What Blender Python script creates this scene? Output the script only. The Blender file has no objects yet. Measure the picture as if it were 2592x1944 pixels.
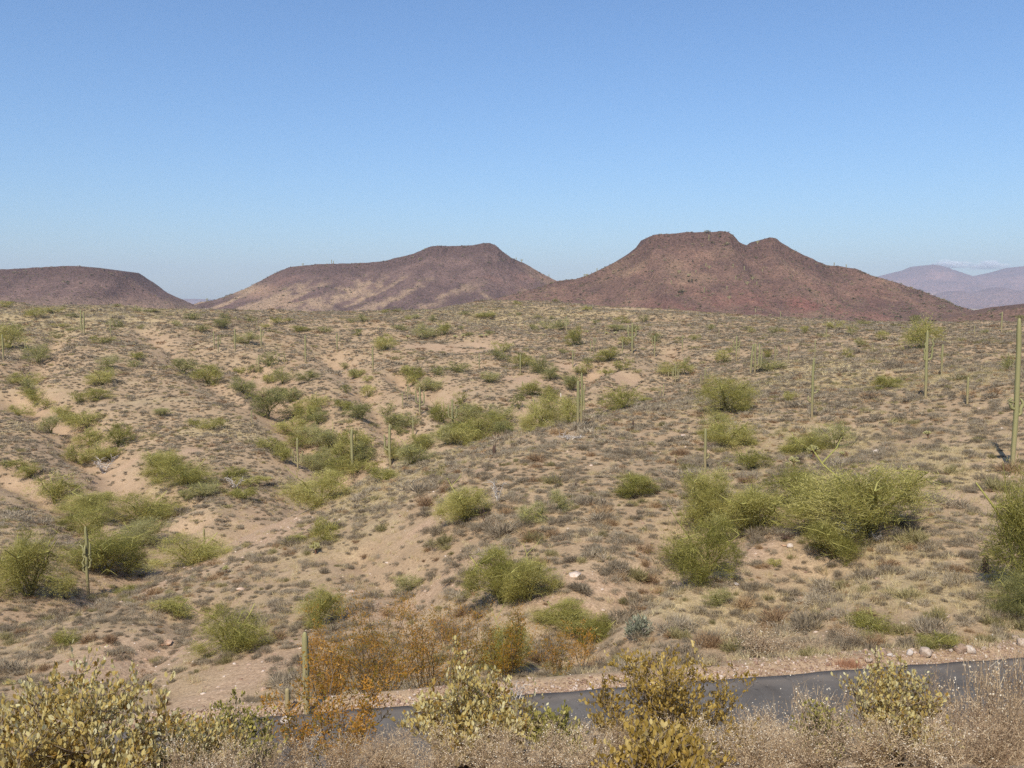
import bpy, math, random
import numpy as np
from mathutils import Vector, Matrix

random.seed(7)
RNG = np.random.default_rng(7)
scene = bpy.context.scene
COL = scene.collection
PI = math.pi

# ------------------------------------------------------------------ camera, sky, sun, exposure
FOC = 2376.0                       # focal length in pixels of a 2592 px wide frame
CX, CY, HOR = 1296.0, 972.0, 768.0
PITCH = math.atan((CY - HOR) / FOC)
cam_d = bpy.data.cameras.new('camera')
cam_d.sensor_width = 36.0
cam_d.lens = 36.0 * FOC / 2592.0
cam_d.clip_start = 0.1
cam_d.clip_end = 80000
cam = bpy.data.objects.new('camera', cam_d)
COL.objects.link(cam)
cam.location = (0, 0, 0)
cam.rotation_euler = (PI / 2 - PITCH, 0, 0)
scene.camera = cam

SUN_EL, SUN_AZ = math.radians(50), math.radians(17.5)   # light runs forward and 17.5 deg to the right
world = bpy.data.worlds.new('World')
scene.world = world
world.use_nodes = True
wn = world.node_tree
for n in list(wn.nodes):
    wn.nodes.remove(n)
w_out = wn.nodes.new('ShaderNodeOutputWorld')
w_bg = wn.nodes.new('ShaderNodeBackground')
w_sky = wn.nodes.new('ShaderNodeTexSky')
w_sky.sky_type = 'NISHITA'
w_sky.sun_disc = False
w_sky.sun_elevation = SUN_EL
w_sky.sun_rotation = PI + SUN_AZ
w_sky.altitude = 600
w_sky.air_density = 1.2
w_sky.dust_density = 1.0
w_sky.ozone_density = 10.0
w_bg.inputs['Strength'].default_value = 0.118
wn.links.new(w_sky.outputs['Color'], w_bg.inputs['Color'])
wn.links.new(w_bg.outputs['Background'], w_out.inputs['Surface'])

sun_d = bpy.data.lights.new('sun', 'SUN')
sun_d.energy = 4.3
sun_d.angle = math.radians(0.53)
sun_d.color = (1.0, 0.95, 0.87)
sun = bpy.data.objects.new('sun', sun_d)
COL.objects.link(sun)
L_DIR = Vector((math.sin(SUN_AZ) * math.cos(SUN_EL), math.cos(SUN_AZ) * math.cos(SUN_EL), -math.sin(SUN_EL)))
sun.rotation_euler = L_DIR.to_track_quat('-Z', 'Y').to_euler()

scene.view_settings.view_transform = 'Standard'
scene.view_settings.look = 'None'
scene.view_settings.exposure = 0.3
scene.view_settings.gamma = 1.0
scene.view_settings.use_curve_mapping = False
scene.render.engine = 'CYCLES'
cy = scene.cycles
cy.max_bounces = 5
cy.diffuse_bounces = 3
cy.glossy_bounces = 2
cy.transmission_bounces = 3
cy.transparent_max_bounces = 20
cy.volume_bounces = 0
cy.use_denoising = False

# ------------------------------------------------------------------ small helpers
CP, SP = math.cos(PITCH), math.sin(PITCH)


def ray(px, py):
    a, b = (px - CX) / FOC, -(py - CY) / FOC
    return np.array([a, CP + b * SP, -SP + b * CP])


def at(px, py, depth):
    d = ray(px, py)
    return d * (depth / d[1])


def proj(p):
    """world points (N,3) -> pixel columns/rows of a 2592 x 1944 frame, and depth"""
    p = np.asarray(p, float)
    f = p[..., 1] * CP - p[..., 2] * SP
    u = p[..., 1] * SP + p[..., 2] * CP
    f = np.maximum(f, 1e-6)
    return CX + FOC * p[..., 0] / f, CY - FOC * u / f, f


def _hash(ix, iy, seed):
    h = (ix.astype(np.int64) * 374761393 + iy.astype(np.int64) * 668265263 + seed * 982451653) & 0x7fffffff
    h = ((h ^ (h >> 13)) * 1274126177) & 0x7fffffff
    h = h ^ (h >> 16)
    return (h & 0xffff) / 65535.0


def vnoise(x, y, seed=0):
    x, y = np.asarray(x, float), np.asarray(y, float)
    ix, iy = np.floor(x), np.floor(y)
    fx, fy = x - ix, y - iy
    fx, fy = fx * fx * (3 - 2 * fx), fy * fy * (3 - 2 * fy)
    a, b = _hash(ix, iy, seed), _hash(ix + 1, iy, seed)
    c, d = _hash(ix, iy + 1, seed), _hash(ix + 1, iy + 1, seed)
    return (a + (b - a) * fx) * (1 - fy) + (c + (d - c) * fx) * fy


def fbm(x, y, octv=4, seed=0, gain=0.5):
    s, a, t = 0.0, 1.0, 0.0
    for i in range(octv):
        s = s + a * (vnoise(np.asarray(x) * 2 ** i + 17.3 * i, np.asarray(y) * 2 ** i - 9.1 * i, seed + i) - 0.5)
        t += a
        a *= gain
    return s / t * 2.0


def sstep(a, b, x):
    t = np.clip((np.asarray(x, float) - a) / (b - a), 0, 1)
    return t * t * (3 - 2 * t)


def srgb(r, g, b, k=1.0):
    f = lambda c: ((c / 255 + 0.055) / 1.055) ** 2.4 if c > 10 else c / 255 / 12.92
    return (f(r) * k, f(g) * k, f(b) * k, 1.0)


def tri_mesh(name, v, f, mat, tone=None, smooth=False, attrs=None):
    v = np.asarray(v, np.float32).reshape(-1, 3)
    f = np.asarray(f, np.int32).reshape(-1, 3)
    me = bpy.data.meshes.new(name)
    me.vertices.add(len(v))
    me.vertices.foreach_set('co', v.ravel())
    me.loops.add(f.size)
    me.loops.foreach_set('vertex_index', f.ravel())
    me.polygons.add(len(f))
    me.polygons.foreach_set('loop_start', np.arange(0, f.size, 3, dtype=np.int32))
    me.polygons.foreach_set('loop_total', np.full(len(f), 3, np.int32))
    if smooth:
        me.polygons.foreach_set('use_smooth', np.ones(len(f), bool))
    me.update(calc_edges=True)
    allat = dict(attrs or {})
    if tone is not None:
        allat['tone'] = tone
    for k, arr in allat.items():
        at_ = me.attributes.new(k, 'FLOAT', 'POINT')
        at_.data.foreach_set('value', np.asarray(arr, np.float32).ravel())
    if mat:
        me.materials.append(mat)
    me.validate()
    return me


class Geo:
    """collects triangles with a per-vertex tone"""

    def __init__(s):
        s.v, s.f, s.t, s.n = [], [], [], 0

    def add(s, v, f, t):
        v = np.asarray(v, float).reshape(-1, 3)
        s.v.append(v)
        s.f.append(np.asarray(f, int).reshape(-1, 3) + s.n)
        s.t.append(np.broadcast_to(np.asarray(t, float), (len(v),)).copy())
        s.n += len(v)

    def blades(s, base, d, length, width, tone, rng):
        base, d = np.asarray(base, float), np.asarray(d, float)
        n = len(base)
        d = d / (np.linalg.norm(d, axis=1, keepdims=True) + 1e-9)
        r = rng.normal(size=(n, 3))
        side = np.cross(d, r)
        side /= np.linalg.norm(side, axis=1, keepdims=True) + 1e-9
        w = (np.broadcast_to(width, (n,)) * 0.5)[:, None]
        L = np.broadcast_to(length, (n,))[:, None]
        v = np.stack([base - side * w, base + side * w, base + d * L], 1).reshape(-1, 3)
        s.add(v, np.arange(3 * n).reshape(-1, 3), np.repeat(np.broadcast_to(tone, (n,)), 3))

    def leaves(s, base, d, length, width, tone, rng, up=None):
        base, d = np.asarray(base, float), np.asarray(d, float)
        n = len(base)
        d = d / (np.linalg.norm(d, axis=1, keepdims=True) + 1e-9)
        side = np.cross(d, rng.normal(size=(n, 3)))
        side /= np.linalg.norm(side, axis=1, keepdims=True) + 1e-9
        nor = np.cross(side, d)
        L = np.broadcast_to(length, (n,))[:, None]
        w = np.broadcast_to(width, (n,))[:, None] * 0.5
        prof = LEAF
        v = np.stack([base + d * L * a + side * w * b + nor * w * c for a, b, c in prof], 1).reshape(-1, 3)
        k = len(prof)
        f = (LEAF_F[None] + (np.arange(n) * k)[:, None, None]).reshape(-1, 3)
        s.add(v, f, np.repeat(np.broadcast_to(tone, (n,)), k))

    def tube(s, pts, rad, tone, k=4):
        pts = np.asarray(pts, float)
        m = len(pts)
        rad = np.broadcast_to(rad, (m,))
        tan = np.gradient(pts, axis=0)
        tan /= np.linalg.norm(tan, axis=1, keepdims=True) + 1e-9
        ref = np.where(np.abs(tan[:, 2:3]) > 0.9, np.array([[1.0, 0, 0]]), np.array([[0, 0, 1.0]]))
        a = np.cross(tan, ref)
        a /= np.linalg.norm(a, axis=1, keepdims=True) + 1e-9
        b = np.cross(tan, a)
        th = np.arange(k) * 2 * PI / k
        v = pts[:, None] + rad[:, None, None] * (np.cos(th)[None, :, None] * a[:, None] + np.sin(th)[None, :, None] * b[:, None])
        i = np.arange(m - 1)[:, None] * k + np.arange(k)[None]
        j = np.arange(m - 1)[:, None] * k + (np.arange(k)[None] + 1) % k
        f = np.concatenate([np.stack([i, j, j + k], -1).reshape(-1, 3), np.stack([i, j + k, i + k], -1).reshape(-1, 3)])
        s.add(v.reshape(-1, 3), f, tone)

    def mesh(s, name, mat, smooth=False):
        return tri_mesh(name, np.concatenate(s.v), np.concatenate(s.f), mat, np.concatenate(s.t), smooth)


LEAF = np.array([(0, 0, 0), (0.3, -0.8, 0.25), (0.68, -0.8, 0.3), (1, 0, 0.1), (0.68, 0.8, 0.3), (0.3, 0.8, 0.25), (0.5, 0, 0)])
LEAF_F = np.array([(0, 1, 6), (1, 2, 6), (2, 3, 6), (3, 4, 6), (4, 5, 6), (5, 0, 6)])


def link(name, data, parent=None, loc=(0, 0, 0), rot=(0, 0, 0), scl=(1, 1, 1)):
    o = bpy.data.objects.new(name, data)
    COL.objects.link(o)
    o.location, o.rotation_euler, o.scale = loc, rot, scl
    if parent:
        o.parent = parent
    return o


def tag(o, label=None, cat=None, group=None, kind=None):
    for k, x in (('label', label), ('category', cat), ('group', group), ('kind', kind)):
        if x:
            o[k] = x
    return o


# ------------------------------------------------------------------ materials
def new_mat(name):
    m = bpy.data.materials.new(name)
    m.use_nodes = True
    nt = m.node_tree
    for n in list(nt.nodes):
        nt.nodes.remove(n)
    return m, nt


def nd(nt, typ, **kw):
    n = nt.nodes.new(typ)
    for k, x in kw.items():
        if k.startswith('i_'):
            n.inputs[k[2:].replace('_', ' ')].default_value = x
        else:
            setattr(n, k, x)
    return n


def ramp(nt, stops, fac=None):
    n = nt.nodes.new('ShaderNodeValToRGB')
    el = n.color_ramp.elements
    while len(el) < len(stops):
        el.new(0.5)
    for e, (p, c) in zip(el, stops):
        e.position, e.color = p, c
    if fac is not None:
        nt.links.new(fac, n.inputs['Fac'])
    return n


def math_n(nt, op, a, b=None, clamp=False):
    n = nt.nodes.new('ShaderNodeMath')
    n.operation, n.use_clamp = op, clamp
    for i, x in enumerate((a, b)):
        if x is None:
            continue
        if isinstance(x, (int, float)):
            n.inputs[i].default_value = x
        else:
            nt.links.new(x, n.inputs[i])
    return n.outputs[0]


def mixc(nt, fac, a, b, mode='MIX'):
    n = nt.nodes.new('ShaderNodeMix')
    n.data_type, n.blend_type = 'RGBA', mode
    for idx, x in ((0, fac), (6, a), (7, b)):
        if isinstance(x, (int, float, tuple)):
            n.inputs[idx].default_value = x
        else:
            nt.links.new(x, n.inputs[idx])
    return n.outputs[2]


def noise(nt, vec, scale, detail=4, rough=0.55, dist=0.0):
    n = nt.nodes.new('ShaderNodeTexNoise')
    n.inputs['Scale'].default_value = scale
    n.inputs['Detail'].default_value = detail
    n.inputs['Roughness'].default_value = rough
    n.inputs['Distortion'].default_value = dist
    if vec is not None:
        nt.links.new(vec, n.inputs['Vector'])
    return n.outputs['Fac']


def attr(nt, name):
    n = nt.nodes.new('ShaderNodeAttribute')
    n.attribute_name = name
    return n.outputs['Fac']


def foliage(name, stops, trans=0.25, spread=0.35, rough=0.8):
    """leafy material: colour from the blade's own tone plus a per-plant shift"""
    m, nt = new_mat(name)
    out = nd(nt, 'ShaderNodeOutputMaterial')
    oi = nd(nt, 'ShaderNodeObjectInfo')
    r = math_n(nt, 'MULTIPLY', math_n(nt, 'SUBTRACT', oi.outputs['Random'], 0.5), spread)
    t = math_n(nt, 'ADD', attr(nt, 'tone'), r, True)
    c = ramp(nt, stops, t).outputs['Color']
    b = nd(nt, 'ShaderNodeBsdfPrincipled', i_Roughness=rough)
    b.inputs['Specular IOR Level'].default_value = 0.2
    nt.links.new(c, b.inputs['Base Color'])
    tr = nd(nt, 'ShaderNodeBsdfTranslucent')
    nt.links.new(c, tr.inputs['Color'])
    mx = nd(nt, 'ShaderNodeMixShader')
    mx.inputs[0].default_value = trans
    nt.links.new(b.outputs[0], mx.inputs[1])
    nt.links.new(tr.outputs[0], mx.inputs[2])
    nt.links.new(mx.outputs[0], out.inputs['Surface'])
    return m


M = {}
M['paloverde'] = foliage('palo_verde_twigs', [(0, srgb(112, 110, 50)), (0.5, srgb(164, 156, 80)), (1, srgb(208, 196, 126))], 0.42, 0.5)
M['ironwood'] = foliage('ironwood_leaves', [(0, srgb(106, 106, 58)), (0.5, srgb(150, 146, 90)), (1, srgb(194, 184, 130))], 0.42, 0.5)
M['bark'] = foliage('green_bark', [(0, srgb(80, 72, 52)), (0.5, srgb(132, 128, 66)), (1, srgb(190, 180, 104))], 0.0, 0.2)
M['bursage'] = foliage('bursage_twigs', [(0, srgb(122, 108, 88)), (0.5, srgb(162, 146, 120)), (1, srgb(196, 180, 152))], 0.4, 0.6)
M['brownbrush'] = foliage('brown_brush', [(0, srgb(120, 96, 74)), (0.5, srgb(164, 134, 100)), (1, srgb(196, 168, 126))], 0.35, 0.6)
M['olivebrush'] = foliage('olive_brush', [(0, srgb(116, 108, 72)), (0.5, srgb(156, 144, 96)), (1, srgb(190, 176, 128))], 0.4, 0.6)
M['straw'] = foliage('straw_grass', [(0, srgb(160, 138, 98)), (0.5, srgb(200, 180, 134)), (1, srgb(226, 210, 164))], 0.3, 0.4)
M['creosote'] = foliage('creosote_leaves', [(0, srgb(112, 106, 40)), (0.3, srgb(150, 122, 46)), (0.65, srgb(184, 130, 48)), (1, srgb(208, 158, 80))], 0.42, 0.3)
M['creo_stem'] = foliage('creosote_stem', [(0, srgb(82, 70, 58)), (1, srgb(150, 132, 108))], 0.0, 0.1)
M['jojoba'] = foliage('jojoba_leaf', [(0, srgb(112, 82, 40)), (0.22, srgb(162, 128, 60)), (0.5, srgb(196, 172, 100)), (0.78, srgb(212, 197, 136)), (1, srgb(230, 220, 174))], 0.42, 0.12)
M['jojoba_gold'] = foliage('golden_jojoba_leaf', [(0, srgb(94, 76, 30)), (0.3, srgb(152, 124, 54)), (0.7, srgb(192, 162, 84)), (1, srgb(216, 192, 126))], 0.42, 0.12)
M['jojoba_green'] = foliage('green_jojoba_leaf', [(0, srgb(86, 80, 36)), (0.4, srgb(134, 128, 62)), (0.75, srgb(172, 160, 86)), (1, srgb(206, 192, 124))], 0.25, 0.12)
M['dry'] = foliage('dry_twigs', [(0, srgb(124, 100, 80)), (0.5, srgb(182, 156, 122)), (0.85, srgb(212, 190, 152)), (1, srgb(240, 228, 204))], 0.25, 0.25)
M['deadwood'] = foliage('bleached_wood', [(0, srgb(110, 98, 88)), (0.5, srgb(176, 164, 150)), (1, srgb(214, 204, 190))], 0.0, 0.3)
M['darkwood'] = foliage('charred_wood', [(0, srgb(52, 44, 40)), (1, srgb(100, 78, 62))], 0.0, 0.3)
M['cholla'] = foliage('cholla_spines', [(0, srgb(120, 100, 56)), (0.4, srgb(190, 182, 116)), (1, srgb(234, 228, 176))], 0.2, 0.2)
M['cholla_dead'] = foliage('cholla_old_wood', [(0, srgb(84, 60, 46)), (1, srgb(134, 102, 76))], 0.0, 0.2)
M['silver'] = foliage('silver_leaf', [(0, srgb(96, 98, 80)), (1, srgb(168, 168, 140))], 0.1, 0.1)
M['mesa_scrub'] = foliage('mesa_scrub', [(0, srgb(90, 84, 64)), (0.5, srgb(136, 126, 92)), (1, srgb(182, 166, 126))], 0.35, 1.0)
M['rust'] = foliage('rusty_weed', [(0, srgb(150, 106, 80)), (1, srgb(196, 150, 116))], 0.2, 0.2)


def saguaro_mat():
    m, nt = new_mat('saguaro_skin')
    out = nd(nt, 'ShaderNodeOutputMaterial')
    tc = nd(nt, 'ShaderNodeTexCoord')
    oi = nd(nt, 'ShaderNodeObjectInfo')
    sep = nd(nt, 'ShaderNodeSeparateXYZ')
    nt.links.new(tc.outputs['Object'], sep.inputs[0])
    n1 = noise(nt, tc.outputs['Object'], 2.2, 4)
    hz = math_n(nt, 'ADD', math_n(nt, 'MULTIPLY', sep.outputs['Z'], 0.35), math_n(nt, 'MULTIPLY', math_n(nt, 'SUBTRACT', n1, 0.5), 1.4), True)
    green = ramp(nt, [(0, srgb(112, 112, 72)), (1, srgb(148, 140, 96))], noise(nt, tc.outputs['Object'], 0.9, 3)).outputs[0]
    base = ramp(nt, [(0, srgb(152, 132, 98)), (0.7, srgb(142, 132, 90)), (1, srgb(132, 132, 84))], hz).outputs[0]
    col = mixc(nt, math_n(nt, 'MULTIPLY', hz, 0.75), base, green)
    # pale spines run along the rib crests ('tone' is 1 on a crest)
    tone = attr(nt, 'tone')
    col = mixc(nt, math_n(nt, 'MULTIPLY', math_n(nt, 'POWER', tone, 3.0), 0.32), col, srgb(202, 190, 142))
    col = mixc(nt, math_n(nt, 'MULTIPLY', oi.outputs['Random'], 0.25), col, srgb(178, 168, 122))
    b = nd(nt, 'ShaderNodeBsdfPrincipled', i_Roughness=0.75)
    b.inputs['Specular IOR Level'].default_value = 0.25
    nt.links.new(col, b.inputs['Base Color'])
    nt.links.new(b.outputs[0], out.inputs['Surface'])
    return m


def ground_mat():
    m, nt = new_mat('desert_soil')
    out = nd(nt, 'ShaderNodeOutputMaterial')
    g = nd(nt, 'ShaderNodeNewGeometry')
    pos = g.outputs['Position']
    big = noise(nt, pos, 0.035, 5, 0.6)
    mid = noise(nt, pos, 0.35, 6, 0.62)
    fine = noise(nt, pos, 4.0, 5, 0.7)
    grit = noise(nt, pos, 22.0, 3, 0.7)
    soil = ramp(nt, [(0.25, srgb(134, 111, 87)), (0.5, srgb(162, 137, 109)), (0.78, srgb(184, 159, 130))], mid).outputs[0]
    red = ramp(nt, [(0.3, srgb(150, 122, 94)), (0.7, srgb(176, 147, 116))], mid).outputs[0]
    col = mixc(nt, math_n(nt, 'MULTIPLY', math_n(nt, 'SUBTRACT', big, 0.35), 2.6, True), soil, red)
    # straw and litter tint between the shrubs
    litter = ramp(nt, [(0.3, srgb(144, 126, 98)), (0.7, srgb(190, 170, 126))], fine).outputs[0]
    lm = math_n(nt, 'ADD', math_n(nt, 'MULTIPLY', attr(nt, 'grass'), 0.9), math_n(nt, 'MULTIPLY', math_n(nt, 'SUBTRACT', noise(nt, pos, 0.12, 5, 0.65), 0.5), 2.4), True)
    lm = math_n(nt, 'MULTIPLY', math_n(nt, 'ADD', lm, 0.25, True), 0.85)
    col = mixc(nt, lm, col, litter)
    # bare pinkish wash gravel
    bare = ramp(nt, [(0.3, srgb(152, 124, 98)), (0.55, srgb(182, 152, 124)), (0.8, srgb(202, 176, 150))], fine).outputs[0]
    col = mixc(nt, math_n(nt, 'MULTIPLY', attr(nt, 'bare'), 0.65, True), col, bare)
    spk = ramp(nt, [(0.3, (0.6, 0.58, 0.56, 1)), (0.5, (1, 1, 1, 1)), (0.72, (1.22, 1.2, 1.18, 1))], grit).outputs[0]
    col = mixc(nt, 0.8, col, spk, 'MULTIPLY')
    spk = ramp(nt, [(0.34, (0.66, 0.63, 0.60, 1)), (0.5, (1, 1, 1, 1)), (0.68, (1.2, 1.18, 1.15, 1))], noise(nt, pos, 8.0, 4, 0.75)).outputs[0]
    col = mixc(nt, 0.75, col, spk, 'MULTIPLY')
    b = nd(nt, 'ShaderNodeBsdfPrincipled', i_Roughness=0.95)
    b.inputs['Specular IOR Level'].default_value = 0.1
    nt.links.new(col, b.inputs['Base Color'])
    h = math_n(nt, 'ADD', math_n(nt, 'MULTIPLY', fine, 0.12), math_n(nt, 'MULTIPLY', grit, 0.03))
    h = math_n(nt, 'ADD', h, math_n(nt, 'MULTIPLY', mid, 0.5))
    bp = nd(nt, 'ShaderNodeBump', i_Strength=0.7, i_Distance=0.6)
    nt.links.new(h, bp.inputs['Height'])
    nt.links.new(bp.outputs[0], b.inputs['Normal'])
    nt.links.new(b.outputs[0], out.inputs['Surface'])
    return m


def rock_slope_mat(name, dark, brown, tan, red, scale=1.0):
    m, nt = new_mat(name)
    out = nd(nt, 'ShaderNodeOutputMaterial')
    g = nd(nt, 'ShaderNodeNewGeometry')
    pos = g.outputs['Position']
    n1 = noise(nt, pos, 0.03 / scale, 6, 0.65)
    n2 = noise(nt, pos, 0.25 / scale, 5, 0.7)
    col = mixc(nt, ramp(nt, [(0.35, (0, 0, 0, 1)), (0.65, (1, 1, 1, 1))], n1).outputs[0], dark, brown)
    col = mixc(nt, attr(nt, 'tan'), col, tan)
    col = mixc(nt, attr(nt, 'red'), col, red)
    col = mixc(nt, attr(nt, 'cap'), col, dark)
    spk = ramp(nt, [(0.3, (0.68, 0.66, 0.66, 1)), (0.5, (1, 1, 1, 1)), (0.75, (1.3, 1.27, 1.22, 1))], n2).outputs[0]
    col = mixc(nt, 0.85, col, spk, 'MULTIPLY')
    n3 = noise(nt, pos, 0.55 / scale, 3, 0.8)
    spk = ramp(nt, [(0.36, (0.55, 0.54, 0.54, 1)), (0.5, (1, 1, 1, 1)), (0.66, (1.4, 1.36, 1.28, 1))], n3).outputs[0]
    col = mixc(nt, 0.9, col, spk, 'MULTIPLY')
    b = nd(nt, 'ShaderNodeBsdfPrincipled', i_Roughness=0.95)
    b.inputs['Specular IOR Level'].default_value = 0.1
    nt.links.new(col, b.inputs['Base Color'])
    bp = nd(nt, 'ShaderNodeBump', i_Strength=0.9, i_Distance=4.5 * scale)
    nt.links.new(math_n(nt, 'ADD', n2, math_n(nt, 'MULTIPLY', n1, 2.0)), bp.inputs['Height'])
    nt.links.new(bp.outputs[0], b.inputs['Normal'])
    nt.links.new(b.outputs[0], out.inputs['Surface'])
    return m


def rock_mat(name, c1, c2, c3):
    m, nt = new_mat(name)
    out = nd(nt, 'ShaderNodeOutputMaterial')
    tc = nd(nt, 'ShaderNodeTexCoord')
    oi = nd(nt, 'ShaderNodeObjectInfo')
    n1 = noise(nt, tc.outputs['Object'], 3.0, 6, 0.65)
    t = math_n(nt, 'ADD', n1, math_n(nt, 'MULTIPLY', math_n(nt, 'SUBTRACT', oi.outputs['Random'], 0.5), 0.55), True)
    col = ramp(nt, [(0.25, c1), (0.55, c2), (0.85, c3)], t).outputs[0]
    b = nd(nt, 'ShaderNodeBsdfPrincipled', i_Roughness=0.9)
    nt.links.new(col, b.inputs['Base Color'])
    bp = nd(nt, 'ShaderNodeBump', i_Strength=0.6, i_Distance=0.08)
    nt.links.new(noise(nt, tc.outputs['Object'], 9.0, 6, 0.7), bp.inputs['Height'])
    nt.links.new(bp.outputs[0], b.inputs['Normal'])
    nt.links.new(b.outputs[0], out.inputs['Surface'])
    return m


def asphalt_mat():
    m, nt = new_mat('asphalt')
    out = nd(nt, 'ShaderNodeOutputMaterial')
    g = nd(nt, 'ShaderNodeNewGeometry')
    pos = g.outputs['Position']
    a = ramp(nt, [(0.3, srgb(74, 70, 66)), (0.7, srgb(102, 97, 91))], noise(nt, pos, 0.9, 5, 0.6)).outputs[0]
    dust = math_n(nt, 'MULTIPLY', attr(nt, 'dust'), noise(nt, pos, 1.6, 5, 0.7))
    a = mixc(nt, math_n(nt, 'MULTIPLY', dust, 0.7, True), a, srgb(160, 142, 122))
    v = nd(nt, 'ShaderNodeTexVoronoi')
    v.inputs['Scale'].default_value = 9.0
    nt.links.new(pos, v.inputs['Vector'])
    chips = math_n(nt, 'LESS_THAN', v.outputs['Distance'], 0.12)
    pick = math_n(nt, 'GREATER_THAN', noise(nt, pos, 2.7, 2), 0.53)
    a = mixc(nt, math_n(nt, 'MULTIPLY', chips, pick), a, srgb(176, 164, 148))
    cr = nd(nt, 'ShaderNodeTexVoronoi', feature='DISTANCE_TO_EDGE')
    cr.inputs['Scale'].default_value = 0.55
    wv = nd(nt, 'ShaderNodeVectorMath', operation='ADD')
    nz = nd(nt, 'ShaderNodeTexNoise')
    nz.inputs['Scale'].default_value = 1.8
    nt.links.new(pos, nz.inputs['Vector'])
    nt.links.new(pos, wv.inputs[0])
    nt.links.new(nz.outputs['Color'], wv.inputs[1])
    nt.links.new(wv.outputs[0], cr.inputs['Vector'])
    crack = math_n(nt, 'MULTIPLY', math_n(nt, 'LESS_THAN', cr.outputs['Distance'], 0.005), 0.35)
    a = mixc(nt, crack, a, srgb(44, 42, 40))
    b = nd(nt, 'ShaderNodeBsdfPrincipled', i_Roughness=0.95)
    b.inputs['Specular IOR Level'].default_value = 0.15
    nt.links.new(a, b.inputs['Base Color'])
    bp = nd(nt, 'ShaderNodeBump', i_Strength=0.4, i_Distance=0.02)
    nt.links.new(noise(nt, pos, 60.0, 3, 0.7), bp.inputs['Height'])
    nt.links.new(bp.outputs[0], b.inputs['Normal'])
    nt.links.new(b.outputs[0], out.inputs['Surface'])
    return m


M['saguaro'] = saguaro_mat()
M['soil'] = ground_mat()
M['asphalt'] = asphalt_mat()
M['mesa_mid'] = rock_slope_mat('mesa_rock', srgb(98, 79, 74), srgb(130, 105, 95), srgb(178, 150, 120), srgb(156, 114, 96))
M['mesa_right'] = rock_slope_mat('red_mesa_rock', srgb(106, 83, 74), srgb(140, 109, 92), srgb(160, 134, 104), srgb(144, 96, 84))
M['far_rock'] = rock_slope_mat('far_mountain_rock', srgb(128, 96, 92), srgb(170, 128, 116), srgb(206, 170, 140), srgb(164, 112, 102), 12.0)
M['boulder'] = rock_mat('pale_boulder', srgb(152, 126, 104), srgb(184, 162, 140), srgb(208, 196, 182))
M['gravel'] = rock_mat('gravel_stone', srgb(140, 108, 86), srgb(190, 160, 134), srgb(222, 206, 188))
M['ledge'] = rock_mat('red_ledge_stone', srgb(140, 98, 70), srgb(184, 140, 104), srgb(206, 172, 140))

# ------------------------------------------------------------------ the shape of the land
ROAD_Z, ROAD_W = -10.15, 4.5


def road_far(X):
    return 23.49 + 0.2 * X - 0.0012 * X * X


CTRL = {   # picture column -> (row, distance) along the line of sight
    0: [(1760, 37), (1700, 41), (1600, 49), (1510, 58), (1440, 68), (1350, 84), (1250, 104), (1150, 130), (1050, 164), (950, 214), (870, 275), (800, 362), (768, 432)],
    430: [(1780, 33), (1700, 37.5), (1600, 44), (1500, 54), (1420, 65), (1340, 82), (1250, 104), (1150, 132), (1050, 168), (950, 220), (870, 288), (810, 370), (779, 452)],
    860: [(1790, 29), (1700, 33.5), (1600, 40), (1500, 48), (1400, 58), (1300, 72), (1215, 92), (1165, 132), (1080, 162), (1000, 196), (930, 245), (850, 330), (800, 430), (790, 482)],
    1300: [(1770, 26.5), (1700, 30.5), (1530, 38.5), (1400, 46), (1300, 54), (1200, 65), (1140, 76), (1092, 92), (1075, 138), (1000, 186), (930, 240), (850, 325), (800, 445), (762, 590)],
    1730: [(1690, 27.5), (1600, 31), (1500, 36), (1400, 42.5), (1300, 50.5), (1200, 61), (1100, 77), (1012, 108), (985, 160), (930, 205), (870, 285), (820, 400), (790, 560)],
    2160: [(1640, 28.5), (1500, 34), (1400, 39.5), (1300, 47), (1200, 57), (1100, 71), (1000, 94), (940, 120), (905, 150), (870, 230), (838, 330), (822, 430)],
    2592: [(1600, 29.5), (1500, 33.5), (1400, 38.5), (1300, 44.5), (1222, 50), (1125, 57.5), (1000, 74), (920, 100), (875, 135), (848, 210), (836, 300), (832, 370)],
}
_pts = []
for px, rows in CTRL.items():
    for py, dpt in rows:
        p = at(px, py, dpt if dpt < 125 else 125 + (dpt - 125) * 0.66)
        _pts.append((p[0] / p[1], math.log(p[1]), p[2]))
for u in (-0.72, -0.54, -0.36, -0.18, 0.0, 0.18, 0.36, 0.54, 0.72):
    for Y, z in ((1.0, -1.65), (3.0, -2.05), (5.5, -2.95), (8.0, -4.1), (11.0, -5.7), (14.0, -7.6), (17.0, -9.4), (19.0, -10.1)):
        _pts.append((u, math.log(Y), z - 0.5 * max(0, -u) * sstep(3, 9, Y)))
    for Y, z in ((560, -14.0), (800, -30.0), (1200, -42.0)):
        _pts.append((u, math.log(Y), z))
for s in (-1, 1):   # let the land run on beyond the frame
    col = CTRL[0] if s < 0 else CTRL[2592]
    for py, dpt in col[::2]:
        p = at(0 if s < 0 else 2592, py, dpt if dpt < 125 else 125 + (dpt - 125) * 0.66)
        _pts.append((s * 0.8, math.log(p[1]), p[2]))
_pts = np.array(_pts)
_KU = 2.2


def _tps_u(r2):
    return 0.5 * r2 * np.log(r2 + 1e-12)


_A = _pts[:, :2] * np.array([_KU, 1.0])
_K = _tps_u(((_A[:, None] - _A[None]) ** 2).sum(-1)) + np.eye(len(_A)) * 0.0015
_P = np.c_[np.ones(len(_A)), _A]
_S = np.block([[_K, _P], [_P.T, np.zeros((3, 3))]])
_W = np.linalg.solve(_S, np.r_[_pts[:, 2], 0, 0, 0])


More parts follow.
